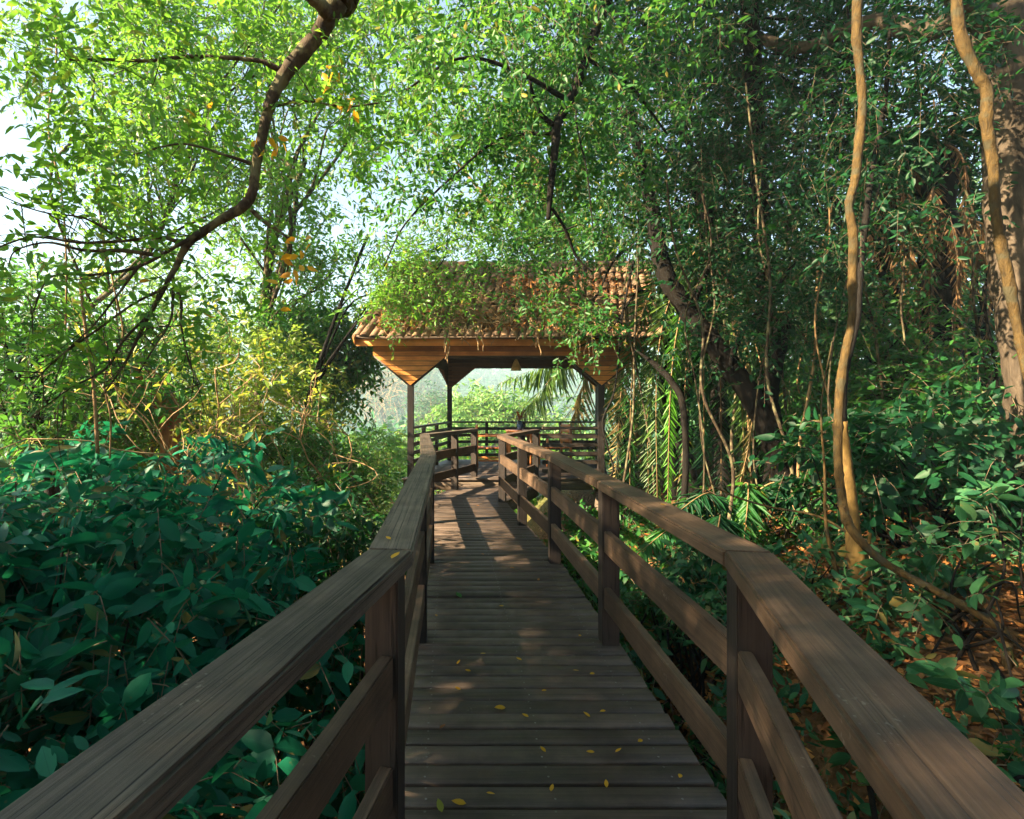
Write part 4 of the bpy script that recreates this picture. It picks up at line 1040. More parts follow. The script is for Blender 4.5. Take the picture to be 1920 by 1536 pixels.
# low palm fronds in the hollow right of the walkway
bp3 = np.array([3.3, 6.9, float(gz(3.3, 6.9))])
palm('palm', 'low palm with dark striped fronds below the right railing', bp3, .45, (.1, .0), .10, [
    (None, W(1330, 925, 6.6), W(1250, 975, 6.2), .42, 60, 'lf_dark', .6), (None, W(1400, 905, 6.6), W(1395, 1020, 5.9), .42, 60, 'lf_mid', .8), (None, W(1450, 905, 6.8), W(1500, 975, 6.4), .42, 60, 'lf_dark', .7),
    (None, W(1290, 970, 6.4), W(1180, 1050, 6.0), .42, 60, 'lf_mid', .6), (None, W(1300, 1020, 6), W(1260, 1125, 5.4), .40, 60, 'lf_dark', .5), (None, W(1350, 970, 6), W(1330, 1085, 5.4), .40, 60, 'lf_dark', .7)])
# palm with a skirt of dead fronds, upper right
def skirt_palm():
    base = np.array([W(1780, 1000, 7.6)[0], 7.6, float(gz(7.0, 7.6))])
    root = palm('palm', 'palm wrapped in a skirt of brown dead fronds, left of the big grey trunk', base, 4.6, (-.2, 0), .22, [
        (None, W(1640, 330, 7.2), W(1560, 560, 6.8), .6, 60, 'lf_dark', .8), (None, W(1850, 200, 7.4), W(1960, 330, 7), .6, 50, 'lf_dark', .8), (None, W(1690, 240, 7.4), W(1560, 330, 7.0), .6, 55, 'lf_dark', .7), (None, W(1760, 180, 8), W(1700, 60, 8.4), .6, 50, 'lf_palm', .5)])
    top = base + np.array([-.2, 0, 4.6]); rng = np.random.default_rng(99)
    for k in range(26):
        th = rng.uniform(0, 6.28); rr = rng.uniform(.35, .75); dl = rng.uniform(1.2, 3.0)
        a = top + np.array([0, 0, rng.uniform(-1.6, .2)]); e = a + np.array([math.cos(th) * rr, math.sin(th) * rr, -dl]); m_ = a + np.array([math.cos(th) * rr * 1.3, math.sin(th) * rr * 1.3, -.25 * dl])
        frond(root, a, m_, e, rng.uniform(.2, .38), 36, 'lf_dead_palm', 2000 + k, .022, 1.6, .016, 'dead_frond', 'dry')
skirt_palm()

# ------------------------------------------------------------------ trees (each a thing with its own trunk and crown)
def B(x, y, rx, ry, Y, rd, k): return (P(x, y, Y), px_rad(rx, ry, Y, rd), k)
def G(x, y, dz=.1): return np.array([x, y, float(gz(x, y)) - dz])
def GP(px, Y): x = (px - VX) / FPX * Y; return G(x, Y)

# upper left, sunlit
make_tree('tree', 'tall bright green tree filling the upper left corner, with white sky in its gaps', 'tree', GP(-160, 9.5), .08,
          [B(120, 50, 230, 120, 9, 1.2, 34), B(400, 130, 180, 150, 9, 1.2, 40), B(270, 300, 90, 110, 9, .8, 24), B(430, 300, 110, 90, 9.2, 1, 18), (np.array([-2.4, 9.6, 10.2]), np.array([4.0, 2.4, 1.5]), 70)],  # last cluster added above the frame to shade the right-hand wood
          'lf_bright', 'bark_br', 201, .125, 15, 9, cr=.36, tr=.004, ls=.55)
make_tree('tree', 'sunlit tree behind the bent branch, left of the white sky gap above the roof', 'tree', GP(440, 12), .13,
          [B(560, 200, 160, 160, 11.5, 1.4, 42), B(500, 400, 120, 100, 11.5, 1.2, 26), B(620, 60, 150, 90, 11, 1.2, 26), B(610, 540, 80, 60, 11.5, .8, 16)],
          'lf_bright', 'bark_br', 202, .14, 14, 9, cr=.38, tr=.005, ls=.6)
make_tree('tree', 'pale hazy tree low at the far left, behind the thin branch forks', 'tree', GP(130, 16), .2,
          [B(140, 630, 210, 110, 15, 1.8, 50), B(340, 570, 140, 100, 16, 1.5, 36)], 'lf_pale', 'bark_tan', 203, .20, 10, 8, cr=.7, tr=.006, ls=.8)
make_tree('tree', 'shady dark green tree at the far left edge above the big-leaf bush', 'tree', GP(60, 7.2), .13,
          [B(60, 690, 150, 120, 7, .9, 46), B(200, 720, 110, 100, 7.2, .8, 30), B(-40, 590, 100, 80, 7, .8, 18)], 'lf_mid', 'bark_dk', 204, .12, 9, 9, cr=.35, ls=.45)
make_tree('tree', 'dense glossy dark tree whose drooping crown touches the left end of the roof', 'tree', GP(600, 12), .14,
          [B(620, 690, 65, 80, 11.6, .7, 34), B(560, 630, 80, 70, 11.8, .7, 24), B(650, 640, 50, 60, 11.7, .6, 18)], 'lf_mid', 'bark_dk', 205, .16, 15, 8, cr=.3, ls=.4, droop=.7)
make_tree('shrub', 'dense dark shrub below the roof end, left of the hazy valley view', 'shrub', GP(610, 8.9), .06,
          [B(600, 885, 80, 60, 8.8, .7, 48), B(530, 830, 70, 50, 9.0, .7, 28), B(655, 930, 45, 50, 8.6, .5, 22), B(590, 970, 90, 50, 7.4, .6, 26)], 'lf_mid', 'bark_dk', 206, .10, 9, 9, cr=.26, ls=.3)
make_tree('shrub', 'yellow-green sunlit shrub between the left railing and the hazy valley', 'shrub', GP(725, 12.6), .03,
          [B(725, 870, 45, 50, 12.4, .6, 26), B(690, 840, 24, 34, 12.6, .4, 9), B(730, 940, 45, 40, 12, .6, 18)], 'lf_pale', 'bark_tan', 207, .13, 7, 7, cr=.2, ls=.3, T=T6, droop=.6, ratio=.3)
# sunlit scrub with tan twigs, left of the gazebo
def bare_shrub(label, base, r0, tops, seed, leafk):
    rng = np.random.default_rng(seed)
    root = empty('bare_shrub', base, label, 'shrub')
    tb = MB(); tips = []
    def grow(p, d, L, r, dep):
        pts = [p]; q = p.copy(); dd = d.copy()
        for _ in range(5):
            dd = nrm(dd + rng.normal(size=3) * .16 + np.array([-.25 if q[0] > base[0] + .55 else (.2 if q[0] < base[0] - .9 else 0), 0, .04])); q = q + dd * L / 5; pts.append(q.copy())
        tb.tube(np.array(pts), np.linspace(r, r * .6, 6), 5 if dep else 7, 0, .05, rng)
        if dep >= 4 or r < .002: tips.append(q); return
        for _ in range(2 if rng.uniform() < .6 else 3):
            grow(q if rng.uniform() < .7 else pts[3], nrm(dd + rng.normal(size=3) * .48), L * rng.uniform(.6, .85), r * .62, dep + 1)
    for t in tops:
        d = nrm(np.asarray(t) - base); grow(np.asarray(base) + rng.normal(size=3) * .06, d, np.linalg.norm(t - base) * .36, r0, 0)
    link('stems', tb.mesh('stems', [M['twig_dry']], True), root)
    cb = MB(); tp = np.array(tips); i = rng.integers(0, len(tp), leafk)
    sprays(cb, rng, tp[i] + rng.normal(size=(leafk, 3)) * .1, rng.normal(size=(leafk, 3)), .3, 6, .11, T6, .5, .42, 0, 1, .003)
    link('crown', cb.mesh('crown', [M['lf_yellow'], M['twig_dry']]), root)
bare_shrub('sparse sunlit shrub of branching tan stems left of the roof end', GP(523, 7.3), .034, [P(520, 540, 7.3), P(590, 590, 7.2), P(450, 570, 7.4)], 301, 90)
bare_shrub('second shrub of bare tan stems, between the broken stump and the slim stem', GP(445, 7.9), .034, [P(470, 520, 7.9), P(400, 550, 8), P(520, 500, 7.8)], 302, 100)
make_tree('shrub', 'pale yellow-green bush glowing in the sun around the bare tan stems', 'shrub', GP(470, 10.5), .05,
          [B(470, 680, 130, 110, 10.2, 1, 44), B(380, 760, 110, 60, 10, .9, 26), B(560, 760, 60, 60, 10, .7, 16)], 'lf_sun', 'bark_tan', 208, .13, 9, 8, cr=.34, ls=.4)
make_tree('shrub', 'mid green bush around the broken brown stump on the left', 'shrub', GP(300, 8.2), .05,
          [B(310, 800, 100, 50, 8.3, .6, 26), B(170, 800, 110, 50, 7.6, .8, 26), B(330, 640, 80, 70, 9.2, .6, 14)], 'lf_mid', 'bark_tan', 209, .11, 9, 8, cr=.3, ls=.35)
def stump():
    rng = np.random.default_rng(303); Y = 7.4; base = GP(318, Y)
    root = empty('broken_trunk', base, 'broken reddish brown trunk leaning left among the sunlit bushes', 'tree')
    tb = MB(); pxtube(tb, [(320, 1000, Y, 16), (318, 860, Y, 15), (318, 800, Y, 17), (312, 760, Y, 20), (290, 725, Y, 21), (268, 700, Y, 17), (258, 680, Y, 9)], 12, .10, rng)
    link('trunk', tb.mesh('trunk', [M['stump']], True), root)
stump()

# over and around the roof
make_tree('tree', 'light feathery tree hanging over the left half of the tiled roof', 'tree', GP(545, 10.5), .07,
          [B(775, 515, 65, 40, 8.75, .4, 22), B(730, 570, 45, 25, 8.8, .3, 12), B(850, 435, 110, 36, 9, .5, 22), B(830, 475, 70, 20, 8.9, .35, 9), B(840, 560, 30, 20, 8.7, .3, 5), B(700, 470, 30, 40, 9.2, .5, 5)],
          'lf_bright', 'bark_dk', 210, .085, 10, 10, cr=.24, ls=.38, tr=.0025, ratio=.36, cen=P(690, 440, 9.6), nlimb=5)
make_tree('tree', 'darker leafy tree draped over the right half of the roof and its front eave', 'tree', GP(1265, 10.2), .13,
          [B(1000, 474, 150, 22, 8.9, .4, 12), B(1020, 510, 50, 16, 8.6, .3, 3), B(1100, 580, 40, 26, 8.5, .3, 7), B(1078, 640, 25, 26, 8.45, .2, 3), B(985, 575, 40, 22, 8.6, .25, 6), B(1150, 420, 120, 45, 8.7, .5, 24), B(980, 430, 100, 30, 8.9, .5, 14)],
          'lf_mid', 'bark_dk', 211, .10, 9, 9, cr=.22, ls=.36, tr=.0025, cen=P(1210, 430, 9.2), nlimb=6)
make_tree('tree', 'sunlit green tree above the roof, behind the thin forked branch', 'tree', GP(1210, 15.5), .2,
          [B(1000, 330, 160, 150, 14, 1.6, 50), B(830, 170, 130, 110, 14, 1.6, 28), B(1130, 380, 150, 110, 14, 1.5, 40), B(950, 130, 180, 110, 13.5, 1.5, 40)], 'lf_bright', 'bark_tan', 212, .2, 9, 8, cr=.6, ls=.7, tr=.005)
# right side, shaded wood
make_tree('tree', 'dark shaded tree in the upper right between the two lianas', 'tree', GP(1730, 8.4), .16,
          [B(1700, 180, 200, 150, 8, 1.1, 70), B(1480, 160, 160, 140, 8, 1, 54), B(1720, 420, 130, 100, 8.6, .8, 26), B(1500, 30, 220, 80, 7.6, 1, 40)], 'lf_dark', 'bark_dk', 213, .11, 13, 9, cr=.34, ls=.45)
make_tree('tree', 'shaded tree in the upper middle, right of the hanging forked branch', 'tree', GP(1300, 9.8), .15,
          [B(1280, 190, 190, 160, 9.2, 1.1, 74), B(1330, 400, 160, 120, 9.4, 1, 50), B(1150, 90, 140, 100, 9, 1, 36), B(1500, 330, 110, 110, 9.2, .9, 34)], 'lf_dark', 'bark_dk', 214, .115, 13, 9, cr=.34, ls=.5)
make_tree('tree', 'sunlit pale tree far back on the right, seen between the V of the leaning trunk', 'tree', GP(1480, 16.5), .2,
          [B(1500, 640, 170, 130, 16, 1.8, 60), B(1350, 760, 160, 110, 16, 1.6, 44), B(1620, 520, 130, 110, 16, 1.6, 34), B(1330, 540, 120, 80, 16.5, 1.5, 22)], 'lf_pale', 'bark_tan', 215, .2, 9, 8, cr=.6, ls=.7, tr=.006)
make_tree('tree', 'small dark tree right of the tan liana, over the shaded slope', 'tree', GP(1700, 7.2), .07,
          [B(1690, 620, 110, 110, 7.2, .7, 34), B(1640, 760, 90, 90, 7, .7, 24), B(1770, 720, 90, 90, 6.8, .6, 24)], 'lf_mid', 'bark_dk', 216, .11, 9, 9, cr=.3, ls=.38)
make_tree('tree', 'thin-stemmed understory tree between the leaning trunk and the tan liana', 'tree', GP(1530, 9.5), .06,
          [B(1550, 690, 70, 110, 9.4, .7, 24), B(1580, 860, 50, 80, 9, .6, 14)], 'lf_mid', 'bark_tan', 217, .12, 9, 8, cr=.3, ls=.4)
make_tree('tree', 'leafy tree closing the dark slope at the right edge behind the palm skirt', 'tree', GP(1850, 10.5), .16,
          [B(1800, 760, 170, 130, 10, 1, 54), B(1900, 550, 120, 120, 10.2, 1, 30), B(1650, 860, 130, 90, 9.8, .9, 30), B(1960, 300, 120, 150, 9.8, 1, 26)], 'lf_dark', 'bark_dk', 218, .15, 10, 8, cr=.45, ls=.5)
make_tree('tree', 'bushy tree behind the palm fronds right of the gazebo', 'tree', GP(1260, 13), .12,
          [B(1260, 700, 130, 120, 13, 1.2, 50), B(1200, 850, 90, 90, 13, 1, 26), B(1400, 860, 150, 90, 12.5, 1.1, 36)], 'lf_mid', 'bark_dk', 219, .16, 9, 8, cr=.5, ls=.55)
# beyond the gazebo
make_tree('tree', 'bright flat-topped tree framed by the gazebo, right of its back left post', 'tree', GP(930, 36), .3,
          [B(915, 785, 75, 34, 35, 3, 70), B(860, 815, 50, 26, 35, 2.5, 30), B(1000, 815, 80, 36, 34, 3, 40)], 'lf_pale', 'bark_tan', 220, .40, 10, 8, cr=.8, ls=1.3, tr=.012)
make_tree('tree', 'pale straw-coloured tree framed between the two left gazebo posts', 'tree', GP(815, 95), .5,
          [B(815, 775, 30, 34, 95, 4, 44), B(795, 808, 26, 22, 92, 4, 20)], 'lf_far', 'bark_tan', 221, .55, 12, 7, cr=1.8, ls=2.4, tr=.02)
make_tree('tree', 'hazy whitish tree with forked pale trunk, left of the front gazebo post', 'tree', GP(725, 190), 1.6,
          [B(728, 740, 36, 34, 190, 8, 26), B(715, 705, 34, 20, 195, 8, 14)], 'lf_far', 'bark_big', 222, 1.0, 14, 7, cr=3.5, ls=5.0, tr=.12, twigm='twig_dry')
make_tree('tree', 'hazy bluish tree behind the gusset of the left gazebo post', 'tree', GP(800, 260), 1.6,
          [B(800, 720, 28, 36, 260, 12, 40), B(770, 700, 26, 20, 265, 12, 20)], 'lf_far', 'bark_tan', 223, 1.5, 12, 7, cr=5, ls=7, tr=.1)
for i, (px, py, Yd, lab) in enumerate([(690, 860, 17, 'low sunlit bush in the hollow left of the gazebo'), (1070, 860, 19, 'green bush behind the right part of the slatted gazebo railing'), (940, 890, 17, 'green bush right behind the orange chairs and slatted rail'), (830, 870, 22, 'bush seen through the slats left of the chairs')]):
    make_tree('shrub', lab, 'shrub', GP(px, Yd), .06, [B(px, py, 80, 50, Yd, 1.2, 40)], 'lf_pale' if i % 2 else 'lf_bright', 'bark_tan', 230 + i, .2, 9, 8, cr=.4, ls=.5)

# trees standing left of the picture whose crowns shade the near walkway
make_tree('tree', 'dark leafy tree standing left of the walkway behind the big-leaf bush', 'tree', G(-7.4, .2), .2,
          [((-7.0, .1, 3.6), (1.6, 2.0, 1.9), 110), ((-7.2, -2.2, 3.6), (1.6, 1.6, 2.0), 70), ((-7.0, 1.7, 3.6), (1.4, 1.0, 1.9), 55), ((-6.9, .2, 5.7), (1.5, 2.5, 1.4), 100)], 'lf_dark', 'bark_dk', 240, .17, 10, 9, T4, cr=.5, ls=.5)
make_tree('tree', 'unseen shading tree added behind the start of the boardwalk on its left', 'tree', G(-3.6, -5.2), .2, [((-3.4, -5.0, 4.0), (2.4, 1.6, 3.6), 130)], 'lf_dark', 'bark_dk', 241, .22, 9, 8, T4, cr=.6, ls=.7)  # this and the next two trees added out of view to darken the deck
make_tree('tree', 'unseen shading tree added behind the start of the boardwalk on its right', 'tree', G(3.2, -5.6), .2, [((3.2, -5.4, 4.2), (2.8, 1.6, 3.8), 140)], 'lf_dark', 'bark_dk', 242, .22, 9, 8, T4, cr=.6, ls=.7)
make_tree('tree', 'unseen shading tree added on the slope right of the start of the boardwalk', 'tree', G(7.6, .2), .2, [((7.4, .2, 4.6), (1.8, 3.0, 3.6), 140)], 'lf_dark', 'bark_dk', 243, .22, 9, 8, T4, cr=.6, ls=.7)
# wood at the back and sides, read as one mass
def forest():
    rng = np.random.default_rng(250)
    mb = MB(); n = 0; cs = []
    for _ in range(1900):
        y = 70 + 560 * rng.uniform() ** 1.3; x = rng.uniform(-.5, .5) * y
        z = float(gz(x, y)); h = rng.uniform(7, 14) * (1 + y / 900)
        k = int(140 - y * .14)
        u = nrm(rng.normal(size=(k, 3))); 
        c = np.array([x, y, z + h * .55]) + u * np.array([h * .42, h * .42, h * .5]) * rng.uniform(.5, 1.05, (k, 1))
        cs.append(c)
    c = np.concatenate(cs); n = len(c)
    fs = .35 + c[:, 1] / 160
    leaves(mb, c, rng.normal(size=(n, 3)), rng.normal(size=(n, 3)) + [0, 0, .6], rng.uniform(.7, 1.6, n) * fs, rng.uniform(.45, 1.0, n) * fs, T6, .2)
    # nearer thicket closing the view at both sides
    c = []
    for _ in range(220):
        if rng.uniform() < .5: x, y = rng.uniform(-16, -9), rng.uniform(14, 26)
        else: x, y = rng.uniform(8, 20), rng.uniform(13, 26)
        z = float(gz(x, y)); h = rng.uniform(3, 6.5 if x < 0 else 10); k = 260
        u = nrm(rng.normal(size=(k, 3))); c.append(np.array([x, y, z + h * .55]) + u * np.array([1.4, 1.4, h * .5]) * rng.uniform(.4, 1.05, (k, 1)))
    c = np.concatenate(c); n = len(c)
    leaves(mb, c, rng.normal(size=(n, 3)) + [0, 0, -.4], rng.normal(size=(n, 3)), rng.uniform(.2, .4, n), rng.uniform(.1, .18, n), T4, .2)
    tag(link('forest', mb.mesh('forest', [M['lf_far']])), kind='stuff')
forest()

# ------------------------------------------------------------------ big-leaf bushes beside the walkway
def big_bush(label, base, blobs, mat, seed, Ln, nl, per, ls, ratio=.36, droop=.55, T=T11, cr=.25, group=None, tmat='bark_dk', keep=None, shell=.5):
    rng = np.random.default_rng(seed)
    root = empty('bush', base, label, 'bush', group)
    mb = MB(); sb = MB()
    for cc_, rad, k in blobs:
        cc = crown_fill(mb, rng, cc_, rad, k, per, cr, Ln, nl, ls, T, droop, ratio, shell, 0, 1, .004, keep, (1, 1, .6))
        for t in cc[::2]:
            b = np.asarray(base) + rng.normal(size=3) * [.25, .3, .0]; m_ = (b + t) / 2 + rng.normal(size=3) * .15
            if keep is None or keep(t[None])[0]: sb.tube(smooth_path([b, m_, t], 5), np.linspace(.018, .005, 11), 5, 0)
    link('leaf', mb.mesh('leaf', [M[mat], M['twig']], True), root)['kind'] = 'stuff'
    link('stems', sb.mesh('stems', [M[tmat]], True), root)
    return root
keepL = lambda c: (c[:, 0] < np.interp(c[:, 1], [q[1] for q in LP], [q[0] for q in LP]) - .30) 
big_bush('big-leaf bush with long drooping dark green leaves, nearest the camera at lower left', G(-1.9, 2.0), [((-1.75, 1.75, -.25), (.75, .75, .55), 36), ((-1.25, 1.2, -.75), (.5, .7, .5), 20), ((-2.2, 1.4, -.15), (.6, .6, .5), 18)], 'lf_big', 401, .165, 9, 8, .36, .42, keep=keepL)
big_bush('big-leaf bush in the middle of the lower left, its leaf tops just under eye level', G(-2.2, 3.5), [((-2.1, 3.3, .15), (1.1, .8, .75), 52), ((-1.2, 3.2, -.35), (.65, .8, .6), 24), ((-3.1, 2.9, .2), (.7, .8, .6), 24)], 'lf_big', 402, .175, 8, 8, .40, .42, keep=keepL)
big_bush('big-leaf bush behind, at the left edge below the shady dark tree', G(-3.9, 4.8), [((-3.6, 4.7, .35), (1.2, .9, .75), 46), ((-2.4, 4.9, .30), (1.0, .8, .8), 40), ((-4.8, 4.6, .3), (.9, .9, .7), 22)], 'lf_big', 403, .18, 8, 7, .40, keep=keepL)
big_bush('darker bush hugging the left railing where the walkway starts to bend', G(-1.0, 5.2), [((-1.45, 5.3, -.30), (.7, .8, .75), 34), ((-1.0, 4.3, -.6), (.5, .7, .6), 18), ((-1.7, 6.2, -.3), (.7, .7, .8), 22)], 'lf_dark', 404, .13, 8, 8, .36, keep=keepL)
big_bush('low dark foliage below the left railing posts nearest the camera', G(-.9, 1.6), [((-.95, 2.1, -1.1), (.5, 1.0, .5), 22), ((-.7, 1.2, -1.4), (.5, .7, .5), 14), ((-.75, 3.4, -1.0), (.4, .9, .5), 14)], 'lf_dark', 405, .12, 8, 8, .34, keep=keepL)

keepR = lambda c: (c[:, 0] > np.interp(c[:, 1], [q[1] for q in RP], [q[0] for q in RP]) + .26)
big_bush('leafy bush with broad pale-veined leaves beside the nearest right railing', G(2.9, 3.0), [((2.8, 3.0, -.68), (.6, .6, .2), 12), ((3.2, 3.7, -.62), (.6, .5, .18), 10), ((2.5, 2.4, -.75), (.4, .5, .25), 10), ((2.2, 1.7, -.95), (.4, .5, .25), 8)], 'lf_under', 411, .14, 7, 4, .30, .5, .4, keep=keepR, cr=.22)
big_bush('large-leaved seedlings under the drooping liana at the right edge', G(4.1, 4.2), [((4.1, 4.3, -.05), (.7, .6, .3), 9), ((3.4, 3.2, -.35), (.5, .5, .25), 6), ((4.7, 4.9, .3), (.7, .6, .4), 10)], 'lf_under', 412, .16, 7, 4, .32, .48, .4, keep=keepR, cr=.22)
big_bush('glossy bush seen through the right railing, below the second post', G(2.2, 5.0), [((2.1, 5.0, -.75), (.7, .7, .5), 34), ((1.8, 4.0, -1.2), (.5, .6, .4), 18), ((2.7, 5.8, -.45), (.7, .7, .45), 24), ((2.0, 1.9, -1.05), (.4, .6, .25), 12), ((3.35, 4.9, -.38), (.55, .45, .3), 16), ((4.0, 5.3, -.1), (.5, .4, .3), 10)], 'lf_under', 413, .12, 8, 6, .32, .42, .45, keep=keepR, cr=.22)
big_bush('dark low bush under the near right railing', G(1.8, 2.5), [((1.7, 2.5, -1.35), (.4, .7, .35), 18), ((1.6, 1.6, -1.5), (.4, .6, .35), 12)], 'lf_dark', 414, .12, 8, 6, .30, .42, .45, keep=keepR, cr=.2)
big_bush('bright green bush in the gap under the gazebo corner', G(1.9, 7.0), [((1.7, 7.0, -1.0), (.7, .8, .5), 30), ((2.4, 8.2, -.9), (.7, .8, .5), 24), ((1.4, 5.8, -1.3), (.4, .6, .4), 12), ((2.7, 9.1, -.65), (.9, .4, .4), 30), ((1.6, 8.7, -1.15), (.6, .5, .4), 22), ((1.3, 6.9, -1.5), (.4, .8, .4), 18)], 'lf_mid', 415, .13, 8, 7, .34, .42, .45, keep=keepR, cr=.24)
big_bush('dark bush with spreading whorled leaves on the shaded right slope', G(5.2, 5.8), [((5.2, 5.9, .95), (.8, .7, .6), 30), ((4.4, 5.9, .8), (.6, .6, .5), 16), ((5.7, 5.2, .45), (.6, .6, .5), 16)], 'lf_dark', 416, .16, 8, 6, .32, .4, .4, cr=.24)
big_bush('scrub at the foot of the leaning trunk', G(4.2, 7.4), [((3.9, 6.9, -.15), (.8, .6, .35), 18), ((5.9, 7.6, .7), (.9, .8, .6), 24)], 'lf_mid', 417, .11, 8, 8, .32, .42, .45, cr=.26)

# ------------------------------------------------------------------ dead leaves on the slope
def litter():
    rng = np.random.default_rng(420); n = 26000
    x = 1.1 + rng.uniform(0, 1, n) ** .9 * 7; y = rng.uniform(.6, 9.5, n); z = gz(x, y) + rng.uniform(.005, .05, n)
    th = rng.uniform(0, 6.28, n)
    mb = MB(); leaves(mb, np.stack([x, y, z], -1), np.stack([np.cos(th), np.sin(th), rng.normal(size=n) * .25], -1), np.tile([0, 0, 1.], (n, 1)) + rng.normal(size=(n, 3)) * .45,
                      rng.uniform(.05, .13, n), rng.uniform(.025, .05, n), T6, rng.uniform(-.3, .4, n))
    tag(link('leaf_litter', mb.mesh('leaf_litter', [M['lf_dead']])), kind='stuff')
    # fallen sticks among them
    for i, (a, b) in enumerate([((1700, 1000, 5.6), (1900, 1025, 5.8)), ((1640, 1090, 5.0), (1760, 1095, 5.2)), ((1760, 870, 7), (1850, 940, 6.9)), ((1680, 880, 7), (1780, 905, 7))]):
        pa, pb = P(*a), P(*b)
        if i < 2:
            pa[2] = float(gz(pa[0], pa[1])) + .06; pb[2] = float(gz(pb[0], pb[1])) + .06
        mb = MB(); mid = (pa + pb) / 2 + rng.normal(size=3) * .04
        mb.tube(smooth_path([pa, mid, pb], 5), np.linspace(.028, .018, 11), 7, 0, .08, rng)
        o = link('stick', mb.mesh('stick', [M['bark_tan']], True)); tag(o, ['dry stick lying across the dark slope at the right edge', 'pale log behind the leafy seedlings below the yellow trunk', 'dead branch sloping down below the palm skirt', 'dead branch caught among the dark leaves right of the tan liana'][i], 'stick')
litter()

def undergrowth():
    rng = np.random.default_rng(425); n = 2600
    x = 1.2 + rng.uniform(0, 1, n) * 6.5; y = rng.uniform(1.0, 9.5, n); keep = (np.sin(x * 2.3 + 1) + np.sin(y * 1.9 + x) + rng.normal(size=n) * .8) > -.35
    keep &= x > np.interp(y, [q[1] for q in RP], [q[0] for q in RP]) + .35
    keep &= ~((y < 4.3) & (y > 2.4) & (x > 2.6) & (rng.uniform(size=n) < .6))
    x, y = x[keep], y[keep]; n = len(x)
    c = np.stack([x, y, gz(x, y) + rng.uniform(.0, .12, n)], -1); ax = rng.normal(size=(n, 3)) * .5 + [0, 0, .9]
    mb = MB(); a = np.arange(n) % 3
    for k, (ln, nl, ls, ra) in enumerate([(.085, 6, .26, .45), (.06, 9, .3, .4), (.14, 5, .22, .22)]):
        sprays(mb, rng, c[a == k], ax[a == k], ls, nl, ln, T6, .3, ra, k, 3, .002)
    tag(link('undergrowth', mb.mesh('undergrowth', [M['lf_under'], M['lf_mid'], M['lf_dark'], M['twig']])), kind='stuff')
undergrowth()

# ------------------------------------------------------------------ creepers and dry twigs on the roof
def creepers():
    rng = np.random.default_rng(431)
    root = empty('creeper', (0.6, 9.0, 2.6), 'dry tan creeper matted on the roof tiles and dangling over the front eave', 'creeper')
    tb = MB(); un = nrm(np.array([0, -1.70, 2.13]))
    for _ in range(150):
        u = rng.uniform(.12, .85); v = rng.uniform(0, .62) ** 1.3
        p = np.array([-1.6 + u * 5, 9.02 + v * 2.13, 2.60 + v * 1.70]) + un * rng.uniform(.13, .19)
        th = rng.uniform(0, 6.28); pts = [p]
        for _ in range(6):
            th += rng.normal() * .5; st = np.array([math.cos(th), math.sin(th) * .74, math.sin(th) * .67]) * rng.uniform(.06, .13)
            pts.append(pts[-1] + st + un * rng.normal() * .02)
        pts = np.array(pts); bad = pts[:, 1] < 8.98
        pts[bad, 1] = 8.96
        tb.tube(pts, rng.uniform(.004, .009), 4, 0)
    link('stems', tb.mesh('stems', [M['twig_dry']], True), root)
    hb = MB()
    for px, L in [(722, .12), (762, .1), (836, .32), (838, .40), (843, .46), (832, .25), (899, .28), (902, .3), (1007, .35), (1010, .25), (1080, .3), (1095, .34), (1105, .38), (1115, .3), (1172, .25), (1060, .2), (960, .15), (800, .12), (870, .14)]:
        x = (px - VX) / FPX * 8.88; p = np.array([x, 8.88, 2.70]); pts = [p + [rng.normal() * .1, .15, .12], p]
        q = p.copy()
        for k in range(6): q = q + [rng.normal() * .018, rng.normal() * .01, -L / 6 * 1.25]; pts.append(q.copy())
        hb.tube(smooth_path(pts, 3), rng.uniform(.006, .011), 4, 0)
    link('tendril', hb.mesh('tendril', [M['twig_dry']], True), root)['kind'] = 'stuff'
    lb = MB(); n = 3600
    u = rng.uniform(.05, .97, n); v = rng.uniform(0, .8, n) ** 1.2
    m = (np.sin(u * 11 + 1) + np.sin(v * 9 + u * 17) + rng.normal(size=n) * .7) > -.2; u, v = u[m], v[m]; n = len(u)
    p = np.stack([-1.6 + u * 5.0 + v * .3, 9.02 + v * 2.13, 2.60 + v * 1.70], -1) + un * rng.uniform(.11, .17, (n, 1))
    leaves(lb, p, rng.normal(size=(n, 3)) + [0, -.3, -.3], un + rng.normal(size=(n, 3)) * .6, rng.uniform(.05, .11, n), rng.uniform(.02, .045, n), T6, .2)
    link('dry_leaf', lb.mesh('dry_leaf', [M['lf_dead']]), root)['kind'] = 'stuff'
creepers()

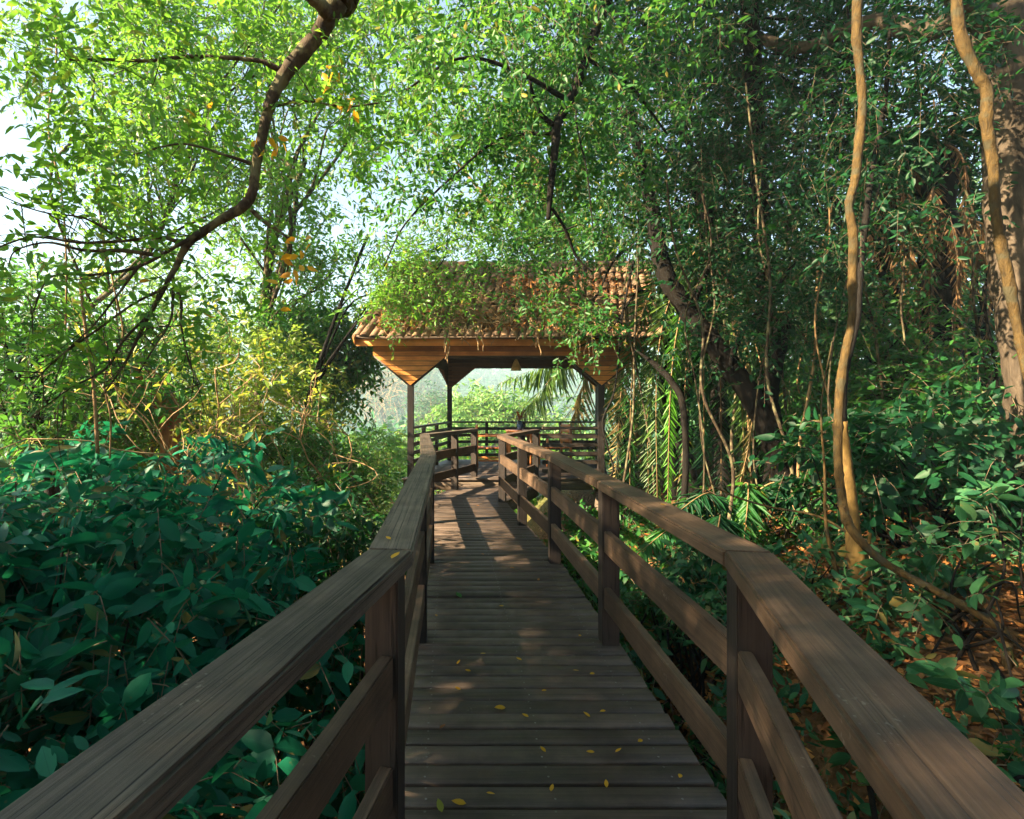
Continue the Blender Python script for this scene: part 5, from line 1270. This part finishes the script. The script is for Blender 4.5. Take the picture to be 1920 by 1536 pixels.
# ------------------------------------------------------------------ fallen leaves on the boardwalk
def fallen():
    rng = np.random.default_rng(441)
    spec = [(937, 1333, .062, 'lf_gold', 'largest yellow fallen leaf in the middle of the near deck boards'), (830, 1368, .04, 'lf_red', 'small reddish fallen leaf near the left deck edge'),
            (860, 1120, .085, 'lf_mid', 'flat green fallen leaf left of the deck middle, in the shade'), (860, 1512, .055, 'lf_gold', None), (825, 1518, .055, 'lf_yellow', None)]
    spec += [(x, y, .036, 'lf_gold', None) for x, y in [(1130, 1339), (985, 1347), (1107, 1416), (1018, 1411), (1160, 1413), (1200, 1395), (1137, 1476), (1035, 1484), (920, 1495), (1080, 1262), (1110, 1268), (1275, 1462), (973, 1240), (1087, 1196), (906, 1230), (860, 1246), (877, 1262), (818, 1158), (858, 1296), (940, 1140), (1100, 1345), (1020, 1300)]]
    spec += [(x, y, .05, 'lf_dead', None) for x, y in [(905, 1042), (878, 985), (960, 1068), (1010, 1090), (896, 950)]]
    proto = {}
    for i, (px, py, L, mat, lab) in enumerate(spec):
        Y = HC * FPX / (py - VY); x = (px - VX) / FPX * Y
        key = mat
        if key not in proto:
            mb = MB(); leaves(mb, np.array([[-.5, 0, 0]]), np.array([[1., 0, .04]]), np.array([[0, .15, 1.]]), np.array([1.]), np.array([.46]), T11, np.array([-.12]))
            V = mb
            proto[key] = mb.mesh('fallen_leaf', [M[mat]], True)
        o = bpy.data.objects.new('fallen_leaf', proto[key]); C.objects.link(o)
        o.location = (x, Y, .012); o.scale = (L, L, L); o.rotation_euler = (rng.normal() * .08, rng.normal() * .08, rng.uniform(0, 6.28))
        tag(o, lab or {'lf_gold': 'small golden fallen leaf lying on the deck boards', 'lf_yellow': 'pale yellow curled leaf at the bottom of the deck, left', 'lf_dead': 'brown dry fallen leaf on the sunlit far deck'}[mat], 'leaf', 'fallen leaves on the boardwalk')
    for px, py, L, lab in [(742, 1048, .05, 'orange-yellow leaf lying on the left railing at its joint'), (728, 1014, .03, 'tiny yellow leaf on the left railing just past its joint'), (1243, 951, .05, 'small green-yellow leaf on the right top rail')]:
        Y = .48 * FPX / (py - VY); x = (px - VX) / FPX * Y
        o = bpy.data.objects.new('fallen_leaf', proto['lf_gold']); C.objects.link(o); o.location = (x, Y, TOPZ + .008); o.scale = (L, L, L); o.rotation_euler = (0, 0, rng.uniform(0, 6.28))
        tag(o, lab, 'leaf', 'fallen leaves on the railings')
fallen()

# ------------------------------------------------------------------ air
def haze():
    bm = bmesh.new(); bmesh.ops.create_cube(bm, size=1)
    me = bpy.data.meshes.new('haze'); bm.to_mesh(me); bm.free()
    o = bpy.data.objects.new('haze', me); C.objects.link(o)
    z0, z1 = -31, 82
    o.scale = (1440, 980, z1 - z0); o.location = (0, 440, (z0 + z1) / 2)
    m = bpy.data.materials.new('haze'); m.use_nodes = True; nt = m.node_tree; nt.nodes.clear()
    v = nt.nodes.new('ShaderNodeVolumePrincipled'); v.inputs['Color'].default_value = (.58, .84, .95, 1); v.inputs['Density'].default_value = HAZE; v.inputs['Anisotropy'].default_value = .1
    out = nt.nodes.new('ShaderNodeOutputMaterial'); nt.links.new(v.outputs[0], out.inputs['Volume'])
    me.materials.append(m); tag(o, kind='stuff'); o.display_type = 'WIRE'
HAZE = .0013

haze()
